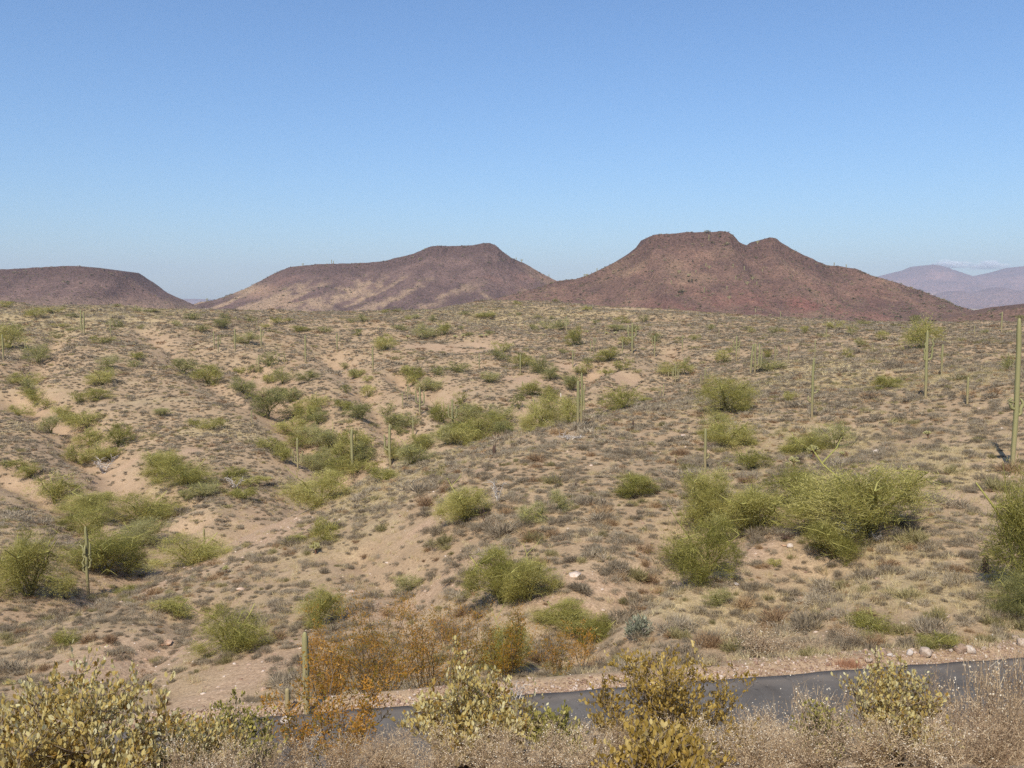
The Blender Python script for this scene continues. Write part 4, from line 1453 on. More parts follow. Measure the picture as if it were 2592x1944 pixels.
# trees: survey sheet -> (middle, top, foot, width[, own label])
TREES = {
    1: [(40, 515, 560, 80), (75, 490, 520, 70), (230, 560, 620, 120), (345, 555, 600, 100), (340, 500, 525, 50), (465, 590, 625, 70),
        (60, 670, 830, 170), (112, 650, 720, 60), (250, 800, 930, 140), (670, 735, 800, 110), (745, 625, 690, 70), (165, 975, 1065, 170),
        (710, 870, 960, 130), (665, 950, 1065, 170), (890, 840, 900, 110), (870, 895, 945, 90), (390, 660, 690, 80), (505, 680, 708, 110),
        (1190, 890, 990, 190), (1345, 930, 1060, 190), (1740, 860, 950, 110), (1605, 720, 800, 150), (1315, 670, 725, 110), (1250, 590, 640, 110),
        (1440, 630, 690, 120), (1455, 590, 630, 60), (1140, 640, 685, 60), (915, 670, 700, 40), (1790, 620, 670, 90), (1940, 680, 715, 120),
        (2110, 680, 720, 90), (1720, 665, 700, 70), (2000, 965, 1045, 120), (1830, 950, 1060, 150), (1560, 945, 1000, 100), (1575, 1010, 1120, 170),
        (760, 535, 557, 70), (890, 555, 585, 50), (980, 565, 592, 90), (360, 710, 760, 90), (1630, 620, 660, 70), (1870, 625, 655, 60)],
    2: [(285, 730, 840, 120), (670, 650, 745, 90), (550, 670, 765, 150), (385, 670, 710, 110), (1050, 770, 850, 110), (1015, 825, 905, 110),
        (1515, 690, 815, 130, 'dense dark round palo verde right below the armed saguaro'), (1425, 640, 710, 110), (1330, 640, 700, 100), (1735, 820, 910, 150), (1815, 885, 970, 110), (1850, 745, 805, 90),
        (2025, 720, 790, 100), (1720, 950, 1005, 90), (1435, 825, 860, 60), (940, 590, 630, 120), (590, 610, 655, 60), (135, 610, 655, 80),
        (360, 560, 590, 60), (1140, 515, 540, 60), (1390, 502, 530, 50), (1590, 545, 585, 60), (1815, 620, 665, 80), (1780, 670, 715, 120),
        (1960, 615, 655, 70), (60, 625, 660, 60), (1900, 665, 720, 90), (1275, 610, 635, 50), (800, 585, 610, 70), (1150, 585, 610, 40),
        (1240, 660, 710, 60), (960, 705, 735, 70), (820, 715, 745, 80), (775, 680, 705, 40), (1600, 880, 920, 70), (1180, 855, 945, 130),
        (1280, 880, 990, 130), (1355, 930, 1030, 120), (2160, 900, 1000, 190), (480, 950, 1035, 150), (545, 1020, 1105, 120), (620, 935, 1000, 110),
        (755, 915, 980, 130), (965, 975, 1050, 150), (1240, 1035, 1135, 150), (30, 1060, 1120, 60), (95, 960, 1015, 120), (170, 1000, 1040, 90),
        (480, 600, 635, 80), (290, 570, 600, 50), (1365, 615, 640, 40), (110, 700, 750, 60), (430, 610, 640, 40), (1650, 640, 670, 60)],
    3: [(975, 640, 700, 110), (1175, 630, 675, 80), (1095, 680, 740, 80), (1300, 705, 775, 90), (1150, 755, 820, 90), (790, 675, 730, 60),
        (590, 690, 730, 80), (1550, 620, 835, 190, 'tall yellow-green palo verde standing on the right-hand crest'), (1510, 610, 680, 90), (270, 830, 920, 100), (545, 835, 895, 70), (80, 730, 775, 70),
        (2100, 860, 980, 100), (2190, 610, 660, 60), (1070, 830, 890, 80), (560, 900, 970, 160), (180, 670, 705, 70), (30, 870, 920, 50),
        (450, 700, 725, 50), (1960, 700, 730, 50), (650, 690, 720, 40)],
    4: [(125, 310, 395, 130), (330, 395, 510, 140), (560, 350, 470, 200), (770, 440, 600, 170), (510, 560, 710, 190), (710, 590, 690, 160),
        (1050, 620, 800, 260), (1180, 670, 850, 260, 'broad dark green palo verde above the straw-edged gully'), (355, 750, 970, 240, 'round dark green palo verde over a deep shadow, above the wash'),
        (590, 880, 1010, 290), (570, 980, 1150, 330), (920, 900, 1090, 380), (900, 1060, 1270, 330), (190, 1130, 1590, 400, 'large yellow-green palo verde cut by the left picture edge'),
        (690, 1150, 1430, 420), (1380, 395, 480, 140), (1255, 405, 465, 100), (1050, 340, 395, 120), (1740, 210, 420, 200), (1640, 240, 300, 110),
        (1900, 210, 300, 120), (2050, 250, 350, 170), (1900, 330, 400, 120), (2060, 350, 450, 160), (1890, 410, 520, 240), (1950, 500, 600, 160),
        (2150, 470, 620, 200), (1745, 520, 620, 180), (1830, 570, 690, 130), (2060, 620, 760, 260), (2060, 750, 980, 380, 'dense green palo verde below the five-armed saguaro'),
        (1620, 770, 840, 180), (1580, 850, 935, 190), (1330, 820, 920, 220), (1210, 870, 945, 120), (1235, 1160, 1370, 340, 'open palo verde with a bare pale forked trunk'),
        (2100, 1050, 1230, 180), (1920, 1160, 1215, 150), (630, 210, 290, 170), (510, 240, 320, 110), (1800, 210, 300, 140), (1520, 720, 790, 160), (40, 670, 730, 90)],
    5: [(120, 300, 420, 170), (15, 280, 360, 120), (420, 370, 470, 170), (650, 290, 440, 140), (810, 305, 430, 160), (1020, 330, 430, 190),
        (1150, 250, 350, 110), (1300, 270, 490, 280, 'palo verde with dark shaded trunk left of the twin-column saguaro'), (1480, 250, 450, 180, 'dark leafy palo verde pressed against the twin-column saguaro'), (1820, 185, 360, 180, 'upright oval palo verde on the bare slope beyond the twin saguaro'),
        (900, 400, 560, 330), (740, 440, 575, 230), (460, 560, 720, 230), (520, 500, 600, 160), (1060, 430, 520, 170), (270, 720, 830, 190),
        (90, 480, 660, 230), (0, 560, 700, 150), (1980, 270, 300, 130), (800, 840, 1085, 340, 'half-dead palo verde with a gnarled dark open trunk'), (1240, 950, 1090, 190), (1420, 870, 1020, 150),
        (1910, 770, 915, 300, 'low spreading palo verde in the middle of the near slope'), (1220, 1290, 1600, 330), (1040, 1270, 1620, 380, 'bright green palo verde bush on the slope behind the brown creosotes'), (150, 560, 700, 140)],
    6: [(290, 150, 380, 260), (290, 400, 590, 280), (690, 230, 300, 80), (780, 510, 640, 270), (980, 430, 610, 230), (430, 590, 745, 210),
        (1320, 130, 220, 180), (790, 740, 1000, 340), (1190, 700, 1170, 700, 'largest yellow-green palo verde, broad and wispy, on the near slope'), (970, 1080, 1330, 330, 'low bright green palo verde in front of the largest one'),
        (2240, 730, 1610, 540, 'big vivid green palo verde at the foot of the tallest saguaro'), (150, 740, 1130, 330, 'wispy olive palo verde with bare yellow limbs'), (470, 830, 1150, 400), (130, 1040, 1480, 400, 'drooping olive palo verde above the bare dirt bank'), (600, 1310, 1370, 90)],
    7: [(830, 190, 290, 150), (1490, 340, 660, 330, 'green palo verde bush with dead lower twigs on the bare dirt slope'), (2070, 230, 480, 300), (430, 490, 590, 170), (1120, 290, 400, 240)],
    8: [(1470, 320, 520, 330), (1640, 400, 590, 260), (1080, 430, 800, 340), (440, 130, 260, 200)],
    9: [(1220, 360, 510, 240), (230, 230, 345, 160), (1650, 500, 620, 220), (2180, 100, 420, 300)],
}

print('trees', sum(len(v) for v in TREES.values()))
LOD = {}
for kind in ('paloverde', 'ironwood'):
    LOD[kind, 0] = [tree_meshes('tree', 2000 + i + 50 * (kind == 'ironwood'), 120, 210, 0.0040, M[kind], 0.07 * i, 0.12, 0.42) for i in range(6)]
    LOD[kind, 1] = [tree_meshes('tree', 2100 + i + 50 * (kind == 'ironwood'), 76, 66, 0.0085, M[kind], 0.07 * i, 0.12, 0.6) for i in range(7)]
    LOD[kind, 2] = [tree_meshes('tree', 2200 + i + 50 * (kind == 'ironwood'), 38, 24, 0.019, M[kind], 0.07 * i) for i in range(7)]

# things one can find, for telling the others apart (pixel column, row, phrase)
MARKS = [(1468, 1010, 'the twin-column saguaro'), (2557, 1000, 'the tallest saguaro'), (2343, 920, 'the armed saguaro on the crest'), (2052, 1000, 'the crooked-armed saguaro'),
         (222, 1430, 'the dark many-armed saguaro'), (775, 1640, 'the slim saguaro by the road'), (890, 1150, 'the plain tall saguaro at the wash'), (987, 1130, 'the one-armed saguaro at the wash'),
         (1145, 1055, 'the candelabra saguaro'), (1063, 1020, 'the forked saguaro'), (754, 1155, 'the five-armed saguaro'), (1910, 905, 'the cluster of saguaros'), (1600, 830, 'the tall armed saguaro far off'),
         (1434, 820, 'the saguaro above the dark round tree'), (1711, 950, 'the low many-armed saguaro'), (550, 870, 'the armed saguaro on the grey slope'), (205, 820, 'the pair of saguaros on the crest'),
         (9, 880, 'the saguaro at the picture edge'), (1258, 1220, 'the white snag'), (1440, 1095, 'the fallen white tree'), (598, 1225, 'the forked white snag'), (1785, 1225, 'the wispy olive tree'),
         (2200, 1250, 'the largest palo verde'), (2340, 820, 'the tall tree on the crest'), (1450, 935, 'the saguaro on the orange dirt'), (1335, 1050, 'the pink dirt gully'), (1090, 880, 'the pink bare track'),
         (350, 705, 'the flank of the low dark mesa'), (760, 740, 'the tan scree of the middle mesa'), (1230, 700, 'the foot of the middle mesa'), (1800, 760, 'the foot of the red mesa'), (2150, 790, 'the lower flank of the red mesa'),
         (690, 1060, 'the tree belt in the wash'), (100, 1000, 'the straw slope'), (400, 1280, 'the straw-edged gully'), (1040, 1640, 'the brown creosotes'), (2000, 1380, 'the bare dirt bank'), (780, 895, 'the lone saguaro on the grey slope')]
_rank = {}
_names = set()
ORD = ['', 'second ', 'third ', 'fourth ', 'fifth ', 'sixth ', 'seventh ', 'eighth ', 'ninth ', 'tenth ', 'eleventh ', 'twelfth ']


def plan_labels(items, look):
    """items: (index, px, py, width); the label says the look and where it stands from the nearest landmark, counting outwards"""
    out = {}
    rows = []
    for i, px, py, w in items:
        d = [math.hypot(px - a, (py - b) * 1.6) for a, b, _ in MARKS]
        j = int(np.argmin(d))
        dx, dy = px - MARKS[j][0], py - MARKS[j][1]
        if abs(dx) > abs(dy) * 1.2:
            side = 'right of' if dx > 0 else 'left of'
        else:
            side = 'in front of' if dy > 0 else 'behind'
        rows.append((d[j], i, j, side, w))
    rows.sort()
    cnt = {}
    for d, i, j, side, w in rows:
        lk = look(i, w)
        key = (lk, side, j)
        k = cnt.get(key, 0)
        cnt[key] = k + 1
        out[i] = '%s%s %s %s' % (ORD[min(k, 11)], lk, side, MARKS[j][2])
    return out


tl = []
for sh, rows in TREES.items():
    ox, oy = ORG[sh]
    for r in rows:
        tl.append((ox + r[0] * ZS, oy + r[1] * ZS, oy + r[2] * ZS, r[3] * ZS, r[4] if len(r) > 4 else None))
rt = np.random.default_rng(55)
# the wash and its side gullies are lined with more of the same
for line, hw, dp in GLINES[:7]:
    L_ = np.array(line, float)
    tt = np.r_[0, np.cumsum(np.hypot(*np.diff(L_, axis=0).T))]
    q = rt.uniform(8, 20)
    while q < tt[-1]:
        if np.interp(q, tt, L_[:, 1]) > 1225 or rt.uniform() < 0.3:
            q += 25
            continue
        px, py = np.interp(q, tt, L_[:, 0]) + rt.normal(0, 9), np.interp(q, tt, L_[:, 1]) + rt.normal(0, 6)
        k_ = (py - 760) / 420
        w_ = rt.uniform(34, 84) * k_ + 6
        tl.append((px, py - w_ * rt.uniform(0.5, 0.75), py + 4, w_, None))
        q += rt.uniform(20, 46) * (0.5 + k_ * 0.7)
kinds = ['ironwood' if rt.uniform() < (0.55 if t[2] < 1080 else 0.25) and not t[4] else 'paloverde' for t in tl]


def tree_look(i, w):
    c = 'grey-green' if kinds[i] == 'ironwood' else 'yellow-green'
    s = 'tiny' if w < 26 else 'small' if w < 44 else 'rounded' if w < 70 else 'bushy' if w < 110 else 'broad'
    return '%s %s palo verde' % (s, c)


lab = plan_labels([(i, t[0], 0.5 * (t[1] + t[2]), t[3]) for i, t in enumerate(tl) if not t[4]], tree_look)
for i, (px, top, foot, w, own_label) in enumerate(tl):
    p = hit(px, foot - 0.04 * (foot - top))
    h = (foot - top) / FOC * p[1] * 1.18
    wid = w / FOC * p[1] * 1.46
    lod = 0 if w > 100 else 1 if w > 45 else 2
    tr, cr = LOD[kinds[i], lod][int(rt.integers(0, len(LOD[kinds[i], lod])))]
    root = link('palo_verde_tree', None, None, tuple(p - np.array([0, 0, 0.05])), (0, 0, float(rt.uniform(0, 6.28))), (wid * float(rt.uniform(0.85, 1.15)), wid * float(rt.uniform(0.85, 1.15)), h))
    link('trunk', tr, root)
    link('crown', cr, root)
    tag(root, own_label or lab[i], 'tree', 'palo verde trees on the desert slopes')

# saguaros: survey sheet -> (middle, top, foot, arms, own label); an arm is (start, azimuth, reach, length)
RT, LT, FR, BK = 0.0, PI, -PI / 2, PI / 2
SAG = {
    1: [(528, 580, 735, (), 'left column of the pair of saguaros on the crest'), (546, 590, 742, (), 'right column of the pair of saguaros on the crest'), (718, 650, 755, (), None), (22, 735, 905, (), 'pale saguaro at the left picture edge in front of a dark tree'),
        (165, 770, 865, (), None), (1388, 715, 832, (), None), (1415, 745, 862, ((0.5, RT, 3.4, 0.45),), 'saguaro with one raised arm on the grey slope'), (1525, 700, 852, (), None), (1693, 690, 822, ((0.55, RT, 3, 0.2),), None),
        (1980, 740, 915, (), 'lone tall saguaro on the grey slope'), (2185, 730, 857, ((0.6, RT, 3, 0.2),), None), (1678, 870, 982, ((0.45, LT, 3.2, 0.25),), None), (1845, 860, 938, (), None), (1665, 650, 715, (), None), (1195, 610, 652, (), None), (880, 540, 590, (), None), (510, 560, 610, (), None)],
    2: [(205, 820, 977, (), None), (505, 855, 887, (), None), (893, 855, 968, (), None), (1160, 865, 1003, (), None), (1500, 835, 957, ((0.6, RT, 2.5, 0.1),), 'saguaro on the bare orange dirt with a dark shadow'), (1614, 780, 866, (), None), (1637, 755, 852, ((0.55, RT, 3, 0.3),), None),
        (1460, 615, 722, ((0.45, LT, 3.2, 0.4), (0.5, RT, 3.2, 0.3)), 'far saguaro with raised arms above the dark round tree'), (1822, 765, 873, (), None), (1885, 665, 867, ((0.5, LT, 3.4, 0.35), (0.55, RT, 3, 0.25)), 'tall far saguaro with several arms'), (2030, 745, 882, ((0.55, LT, 3, 0.2),), None), (1174, 1040, 1112, (), None), (2210, 740, 852, (), None), (1145, 660, 707, (), None),
        (1187, 655, 707, (), None), (1270, 668, 702, (), None), (818, 640, 682, (), None), (240, 690, 722, (), None), (1545, 660, 700, (), None), (1855, 670, 725, (), None), (1715, 665, 715, (), None), (1620, 470, 510, (), None), (2135, 610, 640, (), None)],
    3: [(348, 745, 906, ((0.5, LT, 3, 0.25), (0.55, RT, 3, 0.2)), None), (364, 820, 892, (), None), (440, 800, 1002, (), 'leaning saguaro at the left of the cluster'), (468, 795, 992, ((0.15, RT, 5.5, 0.5), (0.25, RT, 3.2, 0.6)), 'central saguaro of the cluster with low arms'), (495, 800, 945, (), None), (512, 830, 935, (), None), (598, 810, 932, ((0.5, RT, 2.6, 0.3),), None),
        (685, 810, 922, (), None), (857, 770, 882, (), None), (930, 690, 777, (), None), (838, 885, 1285, ((0.42, RT, 3.2, 0.0), (0.28, LT, 2.4, 0.06)), 'slim saguaro with a crooked drooping arm and dark base'), (1570, 710, 1150, ((0.56, LT, 0.9, 0.26), (0.56, RT, 2.9, 0.28)), 'saguaro with two raised arms on the crest, shadow at its foot'), (1677, 800, 1005, (), 'plain saguaro behind the two-armed one'),
        (2065, 590, 722, (), 'pale green saguaro on the far crest near the tallest one'), (2140, 618, 1625, ((0.41, LT, 1.25, 0.06), (0.37, RT, 1.5, 0.09)), 'tallest saguaro, ribbed, with two short stubby arms'), (1843, 1010, 1192, (), 'short plain saguaro with a small dark shadow'), (1890, 680, 742, (), None), (145, 950, 1062, (), None), (118, 1000, 1064, (), None),
        (12, 890, 1000, (), None), (1735, 595, 642, (), None), (235, 700, 747, (), None), (325, 650, 690, (), None), (1230, 800, 860, (), None), (2150, 1060, 1070, (), None)],
    5: [(430, 185, 292, ((0.3, LT, 3.4, 0.4), (0.35, RT, 3.6, 0.35), (0.5, RT, 2, 0.3)), 'candelabra-like saguaro far above the wash'), (397, 240, 352, (), None), (510, 210, 397, ((0.42, LT, 3.6, 0.4), (0.38, RT, 3.8, 0.42)), 'forked saguaro with two long raised arms'), (72, 480, 772, (), 'plain tall straight saguaro at the wash edge'), (316, 445, 722, ((0.38, LT, 3.2, 0.3),), 'tall saguaro with one left arm at the wash edge'),
        (465, 405, 542, (), None), (720, 280, 492, ((0.4, LT, 3.0, 0.35), (0.4, RT, 3.2, 0.3), (0.35, FR, 2.4, 0.3)), 'thick candelabra saguaro rising from the wash trees'), (1532, 160, 462, (), 'left column of the twin saguaros on the near crest'), (1555, 110, 460, ((0.3, RT, 2.0, 0.45),), 'taller right column of the twin saguaros on the near crest'), (2088, 190, 272, (), None), (2066, 200, 272, (), None),
        (2165, 65, 182, ((0.2, LT, 5, 0.5), (0.2, RT, 5, 0.45), (0.3, LT, 2.8, 0.5), (0.3, RT, 2.8, 0.4)), 'low saguaro with many upright arms'), (2120, 110, 165, (), None), (1690, 290, 335, (), None)],
    4: [(1930, 535, 742, ((0.18, LT, 4.2, 0.34), (0.16, RT, 3.8, 0.32), (0.2, LT, 2.2, 0.2), (0.2, RT, 2.4, 0.24)), 'saguaro ringed by short upright arms, in the wash trees'), (1630, 355, 435, (), 'thin dark spiny stem beside the wash trees'), (570, 1095, 1560, ((0.34, LT, 1.7, 0.22), (0.4, RT, 1.7, 0.18), (0.55, LT, 1.5, 0.16), (0.58, RT, 1.9, 0.16), (0.6, FR, 1.4, 0.12)), 'dark green saguaro crowned by pale clustered arms'), (1325, 1120, 1290, (), 'short young saguaro beside the open palo verde')],
    7: [(1992, 472, 1060, (), 'slim bright green saguaro in front of the road bank'), (1866, 858, 1030, (), 'short young saguaro by the road edge')],
    6: [(145, 470, 745, ((0.28, RT, 1.6, 0.08),), 'dark green saguaro with one stubby arm behind the wispy olive tree')],
}
sl = []
for sh, rows in SAG.items():
    ox, oy = ORG[sh]
    for r in rows:
        if r[2] - r[1] < 25:
            continue
        sl.append((ox + r[0] * ZS, oy + r[1] * ZS, oy + r[2] * ZS, r[3], r[4]))


def sag_look(i, w):
    h = sl[i][2] - sl[i][1]
    s = 'tiny' if h < 22 else 'small' if h < 45 else 'slender' if h < 80 else 'tall'
    return '%s %s saguaro' % (s, 'armed' if sl[i][3] else 'plain')


lab = plan_labels([(i, s[0], s[2], 10) for i, s in enumerate(sl) if not s[4]], sag_look)
for i, (px, top, foot, arms, own_label) in enumerate(sl):
    p = hit(px, foot - 1.5)
    h = (foot - top) / FOC * p[1] * 1.01
    r = max(0.033 * h, 0.1) if foot - top < 120 else max(0.022 * h, 0.09)
    if foot > 1700:
        r = 0.085 if h > 1.5 else 0.065
    if foot - top > 300:
        r = 0.0165 * h
    saguaro('saguaro', p - np.array([0, 0, 0.05]), h, r, arms, own_label or lab[i], 'saguaros on the desert slopes', 3000 + i, 0.06 if own_label and 'leaning' in own_label else 0.0)

# saguaros on the mesas, a few pixels tall
MESA_SAG = [('mid', 525, 755, 8), ('mid', 838, 668, 10), ('mid', 846, 668, 7), ('mid', 765, 674, 6), ('mid', 1075, 632, 6), ('mid', 1308, 659, 6), ('mid', 1320, 664, 8), ('mid', 1388, 701, 7),
            ('right', 1477, 702, 9), ('right', 1483, 700, 7), ('right', 1510, 688, 8), ('right', 1797, 607, 14), ('right', 1914, 616, 8), ('right', 1886, 683, 10), ('right', 1788, 676, 9), ('right', 1798, 679, 8),
            ('right', 1858, 678, 9), ('right', 1860, 711, 9), ('right', 1890, 723, 9), ('right', 1918, 721, 9), ('right', 1781, 742, 14), ('right', 1848, 758, 9), ('right', 1912, 790, 10), ('right', 1975, 803, 14),
            ('right', 1720, 689, 8), ('right', 1698, 720, 8), ('right', 1840, 735, 9), ('right', 1906, 710, 8), ('right', 2112, 670, 8), ('right', 2142, 672, 8), ('right', 1745, 700, 7), ('right', 1760, 690, 7), ('right', 1930, 690, 7)]
for i, (key, px, py, hp) in enumerate(MESA_SAG):
    mx, my, mz, mt = MS[key]
    ok = (mt >= 0)
    q = np.c_[mx[ok], my[ok], mz[ok]]
    a, b, _ = proj(q)
    p = q[np.argmin((a - px) ** 2 + (b - py) ** 2)]
    saguaro('saguaro', p - np.array([0, 0, 0.3]), hp / FOC * p[1] * 1.1, 0.45, ((0.5, RT, 2.5, 0.25), (0.45, LT, 2.5, 0.25)) if i % 3 == 0 else (), 'tiny %s saguaro far up on the %s mesa' % ('armed' if i % 3 == 0 else 'plain', 'red' if key == 'right' else 'middle'),
            'tiny saguaros on the %s mesa' % ('red' if key == 'right' else 'middle'), 3500 + i)

# chollas
for i, (sh, cx, top, foot, w, lb) in enumerate([(6, 845, 580, 672, 66, 'pale yellow cholla in front of a dark leafy bush'), (6, 717, 655, 732, 66, 'pale cholla with brown stalk, left of the yellow one'), (6, 680, 695, 728, 32, 'small pale cholla touching its larger neighbour'),
                                            (6, 1588, 488, 540, 46, 'pale round cholla among grey shrubs on the upper slope'), (6, 1030, 622, 660, 34, 'little pale cholla above the largest palo verde'), (4, 2045, 1218, 1285, 66, 'pale cholla among tan shrubs below the wash'),
                                            (7, 1465, 82, 140, 40, 'pale little cholla beside the open palo verde'), (2, 738, 742, 768, 28, 'cholla at the left of the pale far row'), (2, 790, 738, 760, 26, 'second cholla in the pale far row'), (2, 905, 738, 758, 24, 'third cholla in the pale far row'),
                                            (2, 940, 736, 758, 26, 'last cholla in the pale far row'), (2, 1590, 712, 735, 24, 'cholla left in the far row below the armed saguaro'), (2, 1718, 718, 740, 22, 'middle cholla in the far row below the armed saguaro'), (2, 1778, 716, 742, 24, 'cholla right in the far row below the armed saguaro'), (2, 430, 740, 766, 28, 'pale far cholla beside a grey bush')]):
    ox, oy = ORG[sh]
    p = hit(ox + cx * ZS, oy + foot * ZS)
    cholla(p, (foot - top) * ZS / FOC * p[1], w * ZS / FOC * p[1] * 1.3, lb, 4000 + i)

# bleached and charred wood
for i, (sh, cx, top, foot, w, mt_, fl, lb) in enumerate([(5, 1490, 455, 545, 180, 'deadwood', 0.35, 'bleached fallen tree with upturned branches by the twin saguaros'), (5, 1012, 795, 955, 120, 'deadwood', 1.1, 'white leafless snag rising over the half-dead palo verde'),
                                                         (5, 930, 985, 1085, 110, 'darkwood', 0.9, 'gnarled dark trunk under the half-dead palo verde'), (4, 1525, 785, 865, 130, 'deadwood', 1.0, 'forked white snag among green bushes'), (4, 670, 640, 770, 170, 'deadwood', 0.8, 'grey leafless snag on the gravelly bank'),
                                                         (6, 665, 1130, 1200, 150, 'darkwood', 0.5, 'dark brush of fallen branches on the bare dirt bank'), (6, 940, 890, 1080, 160, 'bark', 1.0, 'bare yellow limbs sticking out of the largest palo verde'), (6, 1080, 1040, 1180, 240, 'deadwood', 0.7, 'grey dead boughs under the largest palo verde'),
                                                         (6, 1250, 1130, 1210, 120, 'deadwood', 0.7, 'bent pale dead branch at the right foot of the largest palo verde'), (6, 270, 1010, 1110, 90, 'darkwood', 0.9, 'dark bare stems between the two olive trees'), (8, 1140, 800, 970, 160, 'deadwood', 0.9, 'grey forked dead branch leaning by the road edge')]):
    ox, oy = ORG[sh]
    p = hit(ox + cx * ZS, oy + foot * ZS)
    dead_tree(p, (foot - top) * ZS / FOC * p[1], w * ZS / FOC * p[1], lb, 4100 + i, mt_, fl)

# short brown stumps of old saguaros
for i, (sh, cx, top, foot, lb) in enumerate([(5, 1890, 425, 462, 'brown stump on the slope right of the twin saguaros'), (5, 1955, 568, 592, 'small brown stump in the shrubs below the upper stump'), (5, 1520, 828, 862, 'short dark stump in the middle of the near slope'), (5, 2165, 672, 708, 'reddish stump near the wispy olive tree'),
                                             (5, 993, 585, 650, 'ragged brown stump beside an orange bush'), (5, 140, 712, 750, 'black charred stump right of the straight saguaro'), (9, 1965, 20, 125, 'grey weathered stump beside the vivid green tree')]):
    ox, oy = ORG[sh]
    p = hit(ox + cx * ZS, oy + foot * ZS)
    h = (foot - top) * ZS / FOC * p[1]
    rng = np.random.default_rng(4200 + i)
    g = Geo()
    hh = np.array([-0.05, 0.3, 0.7, 1.0]) * h
    saguaro_column(g, np.c_[rng.normal(0, 0.02, 4), rng.normal(0, 0.02, 4), hh], np.array([0.2, 0.17, 0.17, 0.13]) * min(h, 1.2), 7, rng)
    for _ in range(6):
        a = rng.uniform(0, 6.28)
        c = np.array([0.12 * math.cos(a), 0.12 * math.sin(a), 0.92]) * np.array([min(h, 1.2), min(h, 1.2), h])
        g.tube([c, c + np.array([0, 0, 0.1 * h]), c + np.array([0.02, 0, 0.24 * h])], [0.03 * h, 0.02 * h, 0.006 * h], 0.6, 4)
    tag(link('stump', g.mesh('stump', M['darkwood']), None, tuple(p)), lb, 'stump', 'old stumps on the slopes')

# white marker posts on the far cut bank
for i, (cx, top, foot, lb) in enumerate([(1345, 244, 278, 'left white marker post on the orange dirt edge'), (1422, 247, 276, 'right white marker post on the orange dirt edge')]):
    p = hit(864 + cx * ZS, 900 + foot * ZS)
    h = (foot - top) * ZS / FOC * p[1]
    g = Geo()
    g.tube([(0, 0, -0.1), (0, 0, h * 0.97), (0, 0, h)], [0.09, 0.09, 0.05], 1.0, 8)
    tag(link('marker_post', g.mesh('marker_post', M['deadwood'], True), None, tuple(p)), lb, 'post', 'white marker posts')

# boulders by the road and on the slopes
BLD = [rock_mesh('boulder', 4300 + i, M['boulder'], 3, 0.72) for i in range(6)]
LDG = [rock_mesh('ledge_rock', 4320 + i, M['ledge'], 3, 0.3) for i in range(4)]
for i, (sh, cx, foot, w, lb, ld) in enumerate([
        (9, 1200, 708, 54, 'white rounded boulder standing alone on the roadside grass', 0), (9, 1298, 664, 62, 'pale pink boulder behind the roadside twigs', 0), (9, 1345, 676, 42, 'small white boulder beside the pale pink one', 0), (9, 1470, 664, 56, 'flat pale boulder right behind the roadside jojoba', 0),
        (9, 1565, 668, 92, 'wide tan boulder at the start of the gravel berm', 0), (9, 1612, 644, 30, 'small pinkish boulder on top of the gravel berm', 0), (9, 1800, 640, 84, 'big white boulder of the touching pair on the berm', 0), (9, 1862, 648, 74, 'greyish boulder of the touching pair on the berm', 0), (9, 1738, 640, 30, 'little tan boulder left of the white pair', 0),
        (9, 2196, 606, 76, 'orange boulder at the right picture edge', 0), (9, 1950, 630, 34, 'small pink boulder right of the white pair', 0), (9, 2050, 622, 30, 'small tan boulder halfway to the orange boulder', 0), (7, 1858, 1110, 74, 'round cream boulder at the road edge by the young saguaro', 0), (8, 140, 1072, 44, 'cream boulder at the road edge under the creosotes', 0),
        (9, 345, 212, 34, 'bluish white rock on the bare slope', 0), (6, 1530, 872, 26, 'white rock on the slope right of the largest palo verde', 0), (6, 655, 1238, 40, 'dark red rock below the fallen branches', 1), (6, 694, 1246, 44, 'pale rock beside the dark red one', 0), (5, 1700, 950, 34, 'white stone scatter below the low spreading tree', 0),
        (8, 780, 240, 84, 'flat tan ledge slab left of the bright green bush', 1), (7, 1078, 592, 90, 'thin orange ledge slab on the bare dirt slope', 1), (7, 1275, 566, 66, 'orange ledge slab beside the green bush', 1), (7, 455, 704, 46, 'small red ledge on the lower dirt slope', 1), (8, 858, 262, 60, 'lower tan ledge slab near the bright green bush', 1), (9, 595, 152, 22, 'small pale stone on the dirt bank', 0)]):
    ox, oy = ORG[sh]
    p = hit(ox + cx * ZS, oy + foot * ZS)
    s = w * ZS / FOC * p[1] * 1.15
    lib_ = LDG if ld else BLD
    o = link('ledge_rock' if ld else 'boulder', lib_[i % len(lib_)], None, tuple(p + np.array([0, 0, s * (0.05 if ld else 0.2)])), (0, 0, float(i * 1.3)), (s, s, s))
    tag(o, lb, 'rock', 'pale rocks by the road and on the slopes')

# ------------------------------------------------------------------ near plants
def ground_at(px, d):
    x = (px - CX) / FOC * d
    return np.array([x, d, float(land_z(x, d))])


def near(px, top, d):
    """foot on the ground under a pixel column at a distance, and the height that reaches a pixel row"""
    p = ground_at(px, d)
    return p, at(px, top, d)[2] - p[2]


